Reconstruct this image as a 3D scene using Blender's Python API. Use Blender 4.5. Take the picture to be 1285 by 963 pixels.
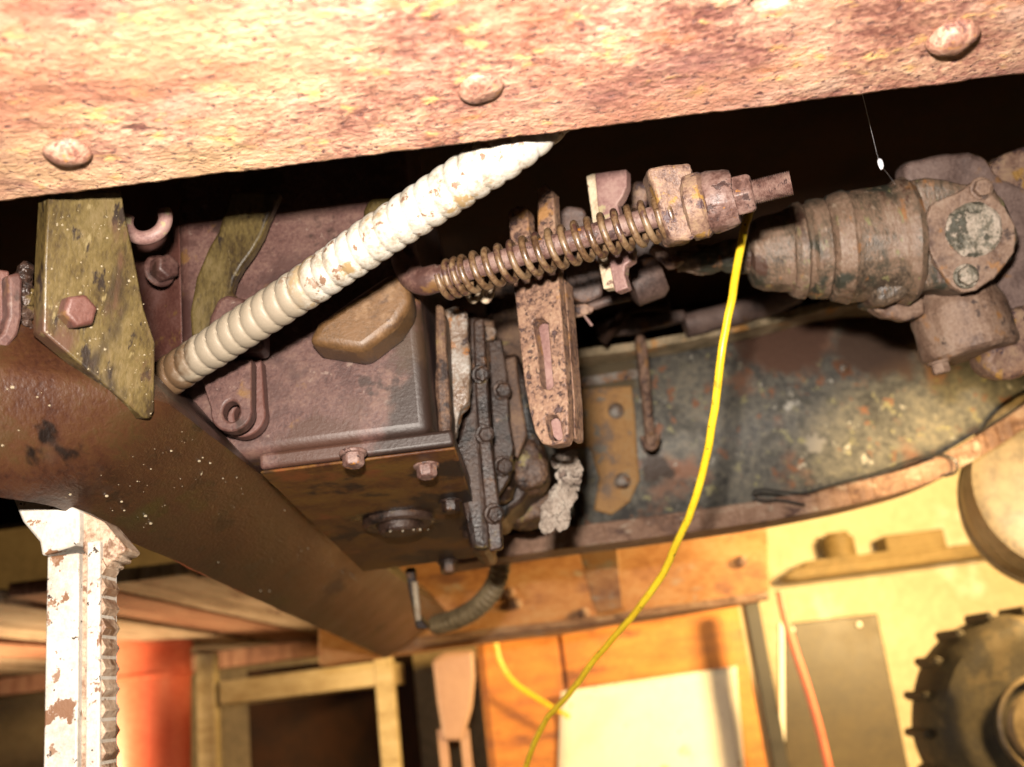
import bpy, bmesh, math, random
from mathutils import Vector, Matrix, noise
V = Vector
R = math.radians
rnd = random.Random(7)
scene = bpy.context.scene
for o in list(bpy.data.objects):
    bpy.data.objects.remove(o)

# ------------------------------------------------------------------ camera
PITCH, ROLL = 17.0, -7.1
CAM = V((0, 0, 0.55))
ROT = (Matrix.Rotation(R(90 + PITCH), 3, 'X') @ Matrix.Rotation(R(ROLL), 3, 'Z'))
W, H, F = 1285.0, 963.0, 1250.0
cd = bpy.data.cameras.new("camera")
cd.sensor_width = 36.0
cd.lens = 36.0 * F / W
cd.clip_start = 0.01
cd.clip_end = 100
cd.dof.use_dof = True
cd.dof.focus_distance = 0.57
cd.dof.aperture_fstop = 7.5
cam = bpy.data.objects.new("camera", cd)
scene.collection.objects.link(cam)
cam.matrix_world = Matrix.Translation(CAM) @ ROT.to_4x4()
scene.camera = cam
CR, CU, CF = ROT.col[0].copy(), ROT.col[1].copy(), -ROT.col[2].copy()

# ------------------------------------------------------------------ world, lamps, exposure
w = bpy.data.worlds.new("World")
scene.world = w
w.use_nodes = True
w.node_tree.nodes["Background"].inputs[0].default_value = (1.0, 0.72, 0.42, 1)
w.node_tree.nodes["Background"].inputs[1].default_value = 0.02


def area(name, loc, target, size, size_y, power, color):
    l = bpy.data.lights.new(name, 'AREA')
    l.shape = 'RECTANGLE'
    l.size, l.size_y = size, size_y
    l.energy = power
    l.color = color
    o = bpy.data.objects.new(name, l)
    scene.collection.objects.link(o)
    o.location = loc
    o.rotation_euler = (V(target) - V(loc)).to_track_quat('-Z', 'Y').to_euler()
    return o


def onY_web(px, py):
    r = CF + CR * ((px - W / 2) / F) + CU * ((H / 2 - py) / F)
    return CAM + r * (1.3 / r.y)


# the flash sits above and a little left of the lens; the garage has one warm lamp off to the right
area("camera_flash", CAM + CU * 0.068 - CR * 0.022, CAM + CF * 0.8, 0.034, 0.016, 17.5, (1.0, 0.90, 0.80))
lr = area("garage_lamp", (1.55, 1.72, 1.0), (0.70, 3.5, 0.72), 0.4, 0.3, 120, (1.0, 0.66, 0.27))
lr.data.spread = R(150)
ll = area("plank_fill", (-1.7, 2.3, 0.30), (-0.7, 2.9, 0.80), 0.4, 0.3, 24, (1.0, 0.70, 0.36))  # added fill with no source of its own, brightens planks and bin
ll.data.spread = R(140)
# added unseen spot, puts a warm patch on the far rail's right end
sp_ = bpy.data.lights.new("patch_spot", 'SPOT')
sp_.energy = 95
sp_.color = (1.0, 0.72, 0.34)
sp_.spot_size = R(23)
sp_.spot_blend = .18
sp_.shadow_soft_size = .06
spo = bpy.data.objects.new("patch_spot", sp_)
scene.collection.objects.link(spo)
spo.location = (0.40, 0.48, 0.60)
spo.rotation_euler = (onY_web(1190, 640) - V(spo.location)).to_track_quat('-Z', 'Y').to_euler()

vs = scene.view_settings
vs.view_transform = 'Standard'
vs.look = 'None'
vs.exposure = 0.0
vs.gamma = 1.0
vs.use_curve_mapping = False
scene.cycles.max_bounces = 4
scene.cycles.diffuse_bounces = 2
scene.cycles.adaptive_threshold = 0.03
scene.cycles.use_denoising = True
scene.cycles.sample_clamp_indirect = 4.0


# ------------------------------------------------------------------ pixel -> place helpers
def ray(px, py):
    return CF + CR * ((px - W / 2) / F) + CU * ((H / 2 - py) / F)


def P(px, py, d):
    return CAM + ray(px, py) * d


def onY(px, py, y):
    r = ray(px, py)
    return CAM + r * (y / r.y)


def onZ(px, py, z):
    r = ray(px, py)
    return CAM + r * (z / r.z)


def onP(px, py, p0, n):
    r = ray(px, py)
    return CAM + r * ((p0 - CAM).dot(n) / r.dot(n))


YG = .655
PAN_Z0 = onY(450, 556, YG).z - .0130
PAN_Z1 = onY(555, 705, 1.03).z
PAN_N = V((0, -(PAN_Z0 - PAN_Z1) / (1.03 - YG + .002), -1)).normalized()
PAN_P = V((0, YG - .002, PAN_Z0))


def onpan(a, b):
    return onP(a, b, PAN_P, PAN_N)


# ------------------------------------------------------------------ materials
MATS = {}


def mat(name, stops, sc=45, rough=0.6, rv=0.2, bump=0.3, bd=0.002, layers=(), blobs=(), metal=0.0,
        coat=0.0, stretch=(1, 1, 1), fine=420, finemix=0.35, spec=0.5, seed=0.0, g=1.0):
    stops = [tuple(min(.85, x * g) for x in c) for c in stops]
    layers = [(tuple(min(.85, x * g) for x in ly[0]),) + tuple(ly[1:]) for ly in layers]
    m = bpy.data.materials.new(name)
    MATS[name] = m
    m.use_nodes = True
    nt = m.node_tree
    N, L = nt.nodes, nt.links
    bs = N["Principled BSDF"]
    geo = N.new('ShaderNodeNewGeometry')
    mp = N.new('ShaderNodeMapping')
    mp.inputs['Location'].default_value = (seed, seed * 1.7, -seed)
    mp.inputs['Scale'].default_value = stretch
    L.new(geo.outputs['Position'], mp.inputs[0])

    def nz(scale, detail=4, ro=0.6, dist=0.0, off=0.0):
        n = N.new('ShaderNodeTexNoise')
        n.noise_dimensions = '3D'
        n.inputs['Scale'].default_value = scale
        n.inputs['Detail'].default_value = detail
        n.inputs['Roughness'].default_value = ro
        n.inputs['Distortion'].default_value = dist
        if off:
            ad = N.new('ShaderNodeVectorMath')
            ad.operation = 'ADD'
            ad.inputs[1].default_value = (off * .37, off * .91, -off * .53)
            L.new(mp.outputs[0], ad.inputs[0])
            L.new(ad.outputs[0], n.inputs['Vector'])
        else:
            L.new(mp.outputs[0], n.inputs['Vector'])
        c = N.new('ShaderNodeMath')
        c.operation = 'MULTIPLY_ADD'
        c.inputs[1].default_value = 1.5
        c.inputs[2].default_value = -.25
        L.new(n.outputs[0], c.inputs[0])
        return c.outputs[0]

    def mth(op, a, b=None, clamp=False):
        n = N.new('ShaderNodeMath')
        n.operation = op
        n.use_clamp = clamp
        for i, x in enumerate((a, b)):
            if x is None:
                continue
            if isinstance(x, (int, float)):
                n.inputs[i].default_value = x
            else:
                L.new(x, n.inputs[i])
        return n.outputs[0]

    def mr(x, lo, hi):
        n = N.new('ShaderNodeMapRange')
        n.interpolation_type = 'SMOOTHSTEP'
        n.inputs[1].default_value = lo
        n.inputs[2].default_value = hi
        L.new(x, n.inputs[0])
        return n.outputs[0]

    def mix(fac, a, b):
        n = N.new('ShaderNodeMix')
        n.data_type = 'RGBA'
        if isinstance(fac, (int, float)):
            n.inputs[0].default_value = fac
        else:
            L.new(fac, n.inputs[0])
        for i, x in ((6, a), (7, b)):
            if isinstance(x, tuple):
                n.inputs[i].default_value = (*x[:3], 1)
            else:
                L.new(x, n.inputs[i])
        return n.outputs[2]

    n1, n2 = nz(sc, 5, 0.66, 0.0), nz(fine, 2, 0.7, 0.0, 3.3)
    f = mth('ADD', mth('MULTIPLY', n1, 1 - finemix), mth('MULTIPLY', n2, finemix))
    f = mr(f, 0.26, 0.74)
    cr = N.new('ShaderNodeValToRGB')
    cr.color_ramp.elements[0].position = 0.0
    cr.color_ramp.elements[1].position = 1.0
    k = len(stops)
    for i, c in enumerate(stops):
        e = cr.color_ramp.elements[i] if i < 2 else cr.color_ramp.elements.new(1.0)
    for i, c in enumerate(stops):
        e = cr.color_ramp.elements[i]
        e.position = i / (k - 1)
        e.color = (*c, 1)
    L.new(f, cr.inputs[0])
    col = cr.outputs[0]
    rg = mth('ADD', mth('MULTIPLY', n1, rv * 2), rough - rv)
    hgt = mth('ADD', mth('MULTIPLY', n1, 0.6), mth('MULTIPLY', n2, 0.4))
    for i, ly in enumerate(layers):
        c, s, lo, hi = ly[:4]
        msk = mr(nz(s, 4, 0.65, 0.0, 17.0 + 5 * i), lo, hi)
        if len(ly) > 6:                       # a thin, see-through layer
            msk = mth('MULTIPLY', msk, ly[6])
        col = mix(msk, col, c)
        if len(ly) > 4:                       # relief of the layer (scale, pits)
            hgt = mth('ADD', hgt, mth('MULTIPLY', msk, ly[4]))
        if len(ly) > 5:
            rg = mth('ADD', mth('MULTIPLY', rg, mth('SUBTRACT', 1.0, msk)), mth('MULTIPLY', msk, ly[5]))
    for i, (c0, rad, c, ro) in enumerate(blobs):
        d = N.new('ShaderNodeVectorMath')
        d.operation = 'DISTANCE'
        L.new(geo.outputs['Position'], d.inputs[0])
        d.inputs[1].default_value = c0
        dd = mth('ADD', d.outputs['Value'], mth('MULTIPLY', mth('SUBTRACT', nz(.9 / rad, 4, .65, 0, 31 + i), 0.5), rad * 1.7))
        msk = mth('SUBTRACT', 1.0, mr(dd, rad * 0.6, rad * 1.1))
        col = mix(msk, col, c)
        rg = mth('ADD', mth('MULTIPLY', rg, mth('SUBTRACT', 1.0, msk)), mth('MULTIPLY', msk, ro))
    L.new(col, bs.inputs['Base Color'])
    L.new(mth('MAXIMUM', rg, 0.05, True), bs.inputs['Roughness'])
    bs.inputs['Metallic'].default_value = metal
    bs.inputs['Specular IOR Level'].default_value = spec
    bs.inputs['Coat Weight'].default_value = coat
    bs.inputs['Coat Roughness'].default_value = 0.15
    b = N.new('ShaderNodeBump')
    b.inputs['Strength'].default_value = bump
    b.inputs['Distance'].default_value = bd
    L.new(hgt, b.inputs['Height'])
    L.new(b.outputs[0], bs.inputs['Normal'])
    return m


mat('rail_rust', g=.98, stops=[(.11, .040, .032), (.23, .100, .070), (.34, .172, .120), (.42, .24, .155), (.52, .34, .23)], sc=36, rough=.62,
    bump=.8, bd=.0022, finemix=.45, fine=380, stretch=(.7, 1, 1),
    layers=[((.43, .27, .20), 20, .58, .80), ((.33, .135, .068), 30, .60, .78), ((.54, .33, .12), 85, .60, .80),
            ((.15, .058, .045), 60, .64, .80, -.25), ((.56, .38, .20), 7, .48, .70, 0, .6, .55), ((.20, .088, .078), 8, .50, .70, 0, .6, .60),
            ((.36, .155, .085), 5, .50, .66, 0, .6, .45), ((.08, .030, .028), 300, .62, .76, -.4)], spec=.5)
mat('rivet_rust', g=.80, stops=[(.13, .055, .042), (.27, .125, .085), (.36, .19, .13), (.44, .27, .19)], sc=120, rough=.55, bump=.9, bd=.0014, finemix=.5,
    layers=[((.42, .20, .07), 160, .6, .72), ((.12, .05, .045), 220, .62, .74, -.4)])
mat('greasy_brown', g=.45, stops=[(.026, .008, .005), (.072, .025, .011), (.092, .036, .013), (.080, .042, .012)], sc=12, rough=.43, rv=.12,
    bump=.45, bd=.0022, finemix=.2, fine=260, stretch=(1.6, .7, 1),
    layers=[((.012, .006, .004), 24, .58, .72, .0, .4), ((.095, .056, .040), 8, .66, .82, 0, .55), ((.070, .052, .010), 12, .62, .80)], spec=.45)
mat('olive_plate', g=.52, stops=[(.040, .024, .010), (.095, .064, .020), (.140, .098, .030), (.19, .135, .055)], sc=30, rough=.40, rv=.12,
    bump=.4, bd=.001, stretch=(1.2, 1.2, .5), finemix=.3,
    layers=[((.026, .016, .010), 95, .60, .74), ((.035, .022, .012), 16, .58, .76), ((.12, .060, .034), 24, .58, .76), ((.26, .20, .09), 120, .68, .78)], spec=.55)
mat('purple_paint', g=.46, stops=[(.080, .032, .026), (.145, .066, .054), (.185, .092, .073), (.24, .132, .098)], sc=20, rough=.52, rv=.12,
    bump=.28, bd=.0014, finemix=.42,
    layers=[((.26, .13, .045), 34, .66, .78), ((.075, .030, .024), 10, .54, .72), ((.30, .20, .16), 130, .70, .80), ((.11, .048, .038), 45, .58, .72), ((.06, .026, .018), 26, .64, .74)],
    blobs=[(onY(545, 430, YG)[:], .030, (.040, .022, .012), .5), (onY(545, 500, YG)[:], .036, (.022, .012, .008), .5), (onY(540, 555, YG)[:], .045, (.018, .009, .006), .5),
           (onY(400, 562, YG)[:], .035, (.05, .022, .014), .5)], spec=.45)
mat('red_brown', g=0.55, stops=[(.10, .035, .028), (.15, .06, .045), (.19, .09, .075)], sc=25, rough=.5, bump=.25,
    layers=[((.2, .1, .04), 40, .66, .74)])
mat('pan_brown', g=.85, stops=[(.050, .015, .006), (.10, .038, .009), (.13, .058, .011), (.15, .072, .012)], sc=24, rough=.52, rv=.1,
    bump=.3, bd=.0015, finemix=.3, fine=240,
    layers=[((.022, .010, .006), 20, .58, .74), ((.17, .052, .014), 17, .60, .76)],
    blobs=[(onpan(575, 630)[:], .045, (.010, .006, .005), .48), (onpan(610, 660)[:], .060, (.010, .006, .005), .5),
           (onpan(500, 648)[:], .034, (.005, .003, .003), .2), (onpan(560, 700)[:], .050, (.014, .006, .004), .5),
           (onpan(560, 590)[:], .026, (.014, .008, .006), .5)], spec=.35)
mat('oily_casting', g=.60, stops=[(.010, .006, .005), (.030, .015, .010), (.052, .027, .018), (.085, .050, .034)], sc=34, rough=.46, rv=.16, spec=.4,
    bump=.5, bd=.003, layers=[((.15, .065, .024), 32, .62, .76), ((.006, .004, .003), 22, .54, .68), ((.12, .080, .026), 44, .66, .78), ((.20, .12, .085), 60, .72, .80)])
mat('lug_brown', stops=[(.055, .028, .012), (.090, .046, .017), (.115, .058, .022)], sc=20, rough=.5, bump=.25, layers=[((.15, .085, .04), 40, .62, .76), ((.05, .025, .012), 30, .6, .74)])
mat('warm_casting', g=0.7, stops=[(.04, .02, .013), (.10, .055, .035), (.17, .095, .055), (.22, .14, .075)], sc=26, rough=.58, rv=.12, spec=.35,
    bump=.35, bd=.002, layers=[((.03, .018, .015), 30, .58, .66), ((.20, .15, .04), 40, .64, .74)])
mat('grey_flange', g=0.7, stops=[(.10, .055, .03), (.22, .15, .105), (.30, .26, .22), (.36, .33, .29)], sc=46, rough=.4, bump=.6,
    layers=[((.30, .13, .04), 48, .57, .66), ((.05, .03, .025), 60, .63, .7)])
mat('conduit_zinc', g=0.75, stops=[(.24, .19, .14), (.37, .33, .265), (.45, .415, .355), (.51, .48, .43)], sc=60, rough=.55, rv=.1, bump=.3, bd=.0008,
    layers=[((.18, .10, .06), 130, .66, .73), ((.28, .19, .09), 50, .63, .74)],
    blobs=[(P(300, 415, .585)[:], .075, (.20, .165, .12), .55), (P(210, 475, .61)[:], .032, (.085, .05, .026), .4)], spec=.6)
mat('spring_steel', g=0.62, stops=[(.07, .034, .018), (.16, .088, .042), (.23, .14, .072), (.28, .185, .10)], sc=70, rough=.42, bump=.4, bd=.0008,
    layers=[((.09, .04, .03), 80, .58, .68)], spec=.7)
mat('rod_rust', g=0.62, stops=[(.085, .04, .032), (.17, .088, .070), (.24, .14, .115), (.30, .19, .15)], sc=80, rough=.55, bump=.6, bd=.001,
    layers=[((.42, .17, .03), 60, .68, .73), ((.07, .035, .03), 140, .62, .70, -.4)])
mat('collar_rust', g=0.58, stops=[(.11, .055, .042), (.24, .135, .095), (.34, .205, .14), (.43, .28, .17)], sc=70, rough=.6, bump=.7, bd=.0015,
    layers=[((.10, .055, .06), 80, .58, .67, -.4), ((.44, .24, .06), 46, .62, .7)])
mat('lever_rust', g=.62, stops=[(.10, .05, .034), (.27, .15, .10), (.35, .20, .125), (.42, .27, .175)], sc=55, rough=.6, bump=.8, bd=.0018,
    finemix=.5, fine=330, layers=[((.085, .045, .038), 210, .60, .70, -.5), ((.40, .20, .07), 45, .60, .72), ((.09, .048, .042), 90, .64, .73, -.4)])
mat('pink_rust', g=0.58, stops=[(.22, .11, .10), (.34, .19, .165), (.42, .26, .22)], sc=50, rough=.55, bump=.4, bd=.001,
    layers=[((.44, .36, .2), 60, .66, .74)])
mat('cream_edge', g=0.8, stops=[(.30, .21, .13), (.48, .38, .26), (.55, .47, .33)], sc=90, rough=.6, bump=.5,
    layers=[((.16, .09, .06), 150, .64, .7)])
mat('dark_linkage', g=0.75, stops=[(.04, .022, .018), (.10, .06, .048), (.16, .10, .08)], sc=40, rough=.6, bump=.5,
    layers=[((.17, .075, .03), 40, .62, .7)])
mat('shaft_mottled', g=.70, stops=[(.05, .034, .024), (.13, .092, .062), (.20, .132, .088), (.25, .155, .105), (.32, .235, .17)], sc=30, rough=.52, rv=.15,
    bump=.6, bd=.0018, stretch=(1.5, 1, .5),
    layers=[((.048, .048, .034), 20, .52, .68), ((.32, .15, .06), 44, .64, .76), ((.24, .21, .10), 70, .66, .76), ((.34, .25, .18), 130, .68, .78), ((.09, .045, .03), 30, .62, .74)])
mat('yoke_dust', g=.68, stops=[(.14, .078, .052), (.26, .16, .11), (.33, .215, .15), (.38, .27, .20)], sc=34, rough=.65, bump=.6, bd=.0015,
    layers=[((.08, .05, .04), 60, .63, .74), ((.36, .17, .06), 30, .62, .74), ((.13, .075, .055), 20, .6, .76)])
mat('bearing_cap', g=0.8, stops=[(.10, .085, .06), (.17, .15, .11), (.40, .33, .26), (.46, .38, .31)], sc=70, rough=.6, bump=.9, bd=.002,
    layers=[((.07, .065, .045), 60, .56, .62, -.5), ((.36, .16, .06), 36, .64, .72)])
mat('dark_hanger', g=0.65, stops=[(.10, .06, .05), (.20, .13, .11), (.27, .185, .155)], sc=28, rough=.65, bump=.4,
    layers=[((.28, .14, .06), 26, .62, .7)])
mat('far_green', g=2.0, stops=[(.036, .034, .032), (.066, .062, .054), (.095, .088, .072), (.135, .118, .090)], sc=10, rough=.5, rv=.12, bump=.5, bd=.003,
    finemix=.42, fine=130,
    layers=[((.16, .085, .055), 9, .54, .76), ((.042, .039, .032), 11, .58, .78), ((.17, .155, .085), 60, .63, .78), ((.28, .26, .22), 30, .70, .80), ((.14, .068, .04), 45, .64, .76)],
    blobs=[(onY(760, 470, 1.3)[:], .05, (.15, .115, .07), .5), (onY(1058, 463, 1.3)[:], .016, (.22, .10, .055), .5), (onY(980, 420, 1.3)[:], .07, (.15, .082, .058), .5),
           (onY(1090, 430, 1.3)[:], .06, (.13, .082, .060), .5), (onY(1022, 556, 1.3)[:], .014, (.34, .31, .27), .5), (onY(825, 590, 1.3)[:], .022, (.08, .055, .042), .5)], spec=.45)
mat('far_flange', g=.95, stops=[(.11, .055, .035), (.23, .125, .078), (.31, .185, .12), (.40, .28, .20)], sc=26, rough=.65, bump=.7, bd=.004,
    stretch=(.6, 1, 1.5), layers=[((.44, .35, .26), 40, .64, .76), ((.10, .05, .035), 30, .6, .74)])
mat('far_lip', g=1.2, stops=[(.10, .075, .04), (.25, .19, .11), (.36, .27, .17)], sc=30, rough=.6, bump=.5, layers=[((.40, .2, .06), 26, .58, .7)])
mat('orange_strip', g=0.9, stops=[(.16, .10, .06), (.34, .17, .05), (.42, .22, .07), (.38, .25, .12)], sc=30, rough=.65, bump=.5,
    layers=[((.17, .15, .12), 40, .62, .7)])
mat('hard_grease', g=.5, stops=[(.34, .26, .20), (.58, .47, .38), (.70, .60, .50)], sc=60, rough=.8, bump=1.0, bd=.004,
    layers=[((.28, .20, .16), 45, .6, .7, -.5)])
mat('yellow_plastic', g=1.1, stops=[(.62, .40, .015), (.74, .50, .02), (.80, .56, .03)], sc=40, rough=.35, rv=.08, bump=.12, bd=.0005,
    layers=[((.07, .05, .015), 190, .72, .76), ((.45, .28, .02), 40, .66, .76)])
mat('stand_white', g=.8, stops=[(.34, .30, .25), (.46, .42, .36), (.52, .48, .42)], sc=30, rough=.5, bump=.4, bd=.001,
    layers=[((.17, .085, .045), 46, .645, .69, -.6), ((.22, .13, .08), 110, .68, .74, -.6), ((.04, .025, .018), 150, .73, .77, -.5)])
mat('stand_rusty', stops=[(.13, .07, .04), (.26, .18, .12), (.34, .26, .19)], sc=60, rough=.6, bump=.5, layers=[((.10, .05, .025), 70, .60, .70)])
mat('plank_grey', [(.11, .075, .05), (.24, .175, .12), (.34, .26, .19), (.40, .33, .27)], sc=7, rough=.8, bump=.5, bd=.004,
    stretch=(5, .4, 1), fine=90, layers=[((.10, .05, .03), 5, .6, .7)])
mat('plank_red', [(.13, .05, .03), (.25, .12, .075), (.33, .19, .13)], sc=7, rough=.8, bump=.5, stretch=(5, .4, 1), fine=90)
mat('orange_wood', [(.32, .11, .02), (.46, .17, .03), (.55, .23, .05)], sc=6, rough=.55, bump=.2, stretch=(1, 1, 4), fine=60,
    layers=[((.20, .07, .02), 4, .62, .74)])
mat('sill_wood', [(.24, .095, .035), (.36, .16, .055), (.43, .21, .08), (.46, .27, .13)], sc=7, rough=.65, bump=.3, stretch=(.8, 1, 1.8), fine=80,
    layers=[((.20, .085, .045), 6, .58, .76), ((.36, .29, .22), 9, .64, .78)])
mat('pale_wood', [(.30, .22, .10), (.44, .35, .19), (.52, .43, .26)], sc=6, rough=.6, bump=.2, stretch=(1, 1, 4), fine=70)
mat('red_plastic', [(.58, .11, .06), (.64, .14, .08), (.68, .17, .10)], sc=5, rough=.45, bump=.05, fine=60)
mat('paper_white', [(.70, .67, .60), (.78, .75, .69)], sc=6, rough=.7, bump=.05, fine=60, layers=[((.45, .36, .24), 9, .70, .80), ((.16, .11, .06), 26, .76, .80)])
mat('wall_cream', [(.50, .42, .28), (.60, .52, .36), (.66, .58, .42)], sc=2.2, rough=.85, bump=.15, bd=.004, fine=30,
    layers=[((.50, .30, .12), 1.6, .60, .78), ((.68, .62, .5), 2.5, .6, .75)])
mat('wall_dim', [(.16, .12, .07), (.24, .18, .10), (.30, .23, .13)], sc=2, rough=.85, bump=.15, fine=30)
mat('dark_board', [(.022, .014, .005), (.036, .024, .008), (.05, .034, .012)], sc=4, rough=.5, bump=.1, fine=50,
    layers=[((.055, .04, .014), 5, .62, .75)])
mat('black_pole', [(.010, .009, .008), (.022, .018, .014)], sc=10, rough=.5, bump=.1)
mat('red_rubber', [(.42, .09, .05), (.52, .14, .08)], sc=20, rough=.5, bump=.1)
mat('tyre_rubber', [(.018, .012, .005), (.034, .024, .009), (.055, .040, .016)], sc=16, rough=.75, bump=.5, fine=90,
    layers=[((.075, .052, .02), 12, .60, .72)])
mat('drum_brown', [(.10, .07, .035), (.20, .145, .075), (.27, .20, .11)], sc=9, rough=.5, bump=.2, fine=70)
mat('shelf_brown', [(.16, .11, .04), (.24, .17, .07), (.30, .22, .10)], sc=5, rough=.7, bump=.1, fine=50)
mat('shade_black', [(.004, .003, .002), (.008, .005, .003), (.012, .007, .004)], sc=8, rough=.9, bump=.2, spec=.1)  # near-black, shade put into the colour
mat('shade_brown', [(.012, .006, .004), (.024, .011, .006), (.034, .015, .008)], sc=10, rough=.9, bump=.3, spec=.15)  # brownish near-black for parts lying in shade
mat('floor_concrete', [(.16, .13, .10), (.24, .20, .15), (.30, .25, .19)], sc=3, rough=.85, bump=.2, fine=60)
mat('black_wire', [(.015, .013, .012), (.04, .035, .03)], sc=30, rough=.4, bump=.1)
mat('web_silk', [(.7, .7, .78), (.8, .8, .85)], sc=100, rough=.6, bump=.1)
mat('pink_plastic', [(.40, .24, .17), (.46, .29, .21)], sc=4, rough=.5, bump=.05, fine=40)

dm = bpy.data.materials.new('oil_drop')
dm.use_nodes = True
_b = dm.node_tree.nodes["Principled BSDF"]
_b.inputs['Base Color'].default_value = (.07, .045, .02, 1)
_b.inputs['Roughness'].default_value = .22
_b.inputs['IOR'].default_value = 1.8
_b.inputs['Specular IOR Level'].default_value = .8
_b.inputs['Coat Weight'].default_value = 1.0
_b.inputs['Coat Roughness'].default_value = .16
_n = dm.node_tree.nodes.new('ShaderNodeTexNoise')
_n.inputs['Scale'].default_value = 60
_r = dm.node_tree.nodes.new('ShaderNodeValToRGB')
_r.color_ramp.elements[0].color = (.12, .09, .05, 1)
_r.color_ramp.elements[1].color = (.40, .34, .24, 1)  # pale drop colour stands in for flash glints
dm.node_tree.links.new(_n.outputs[0], _r.inputs[0])
dm.node_tree.links.new(_r.outputs[0], _b.inputs['Base Color'])
MATS['oil_drop'] = dm


# ------------------------------------------------------------------ mesh helpers
def frame(ax, hint=V((0, 0, 1))):
    ax = ax.normalized()
    if abs(ax.dot(hint)) > .95:
        hint = V((1, 0, 0))
    a = ax.cross(hint).normalized()
    return a, a.cross(ax).normalized() * -1 if False else ax.cross(a).normalized()


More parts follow.
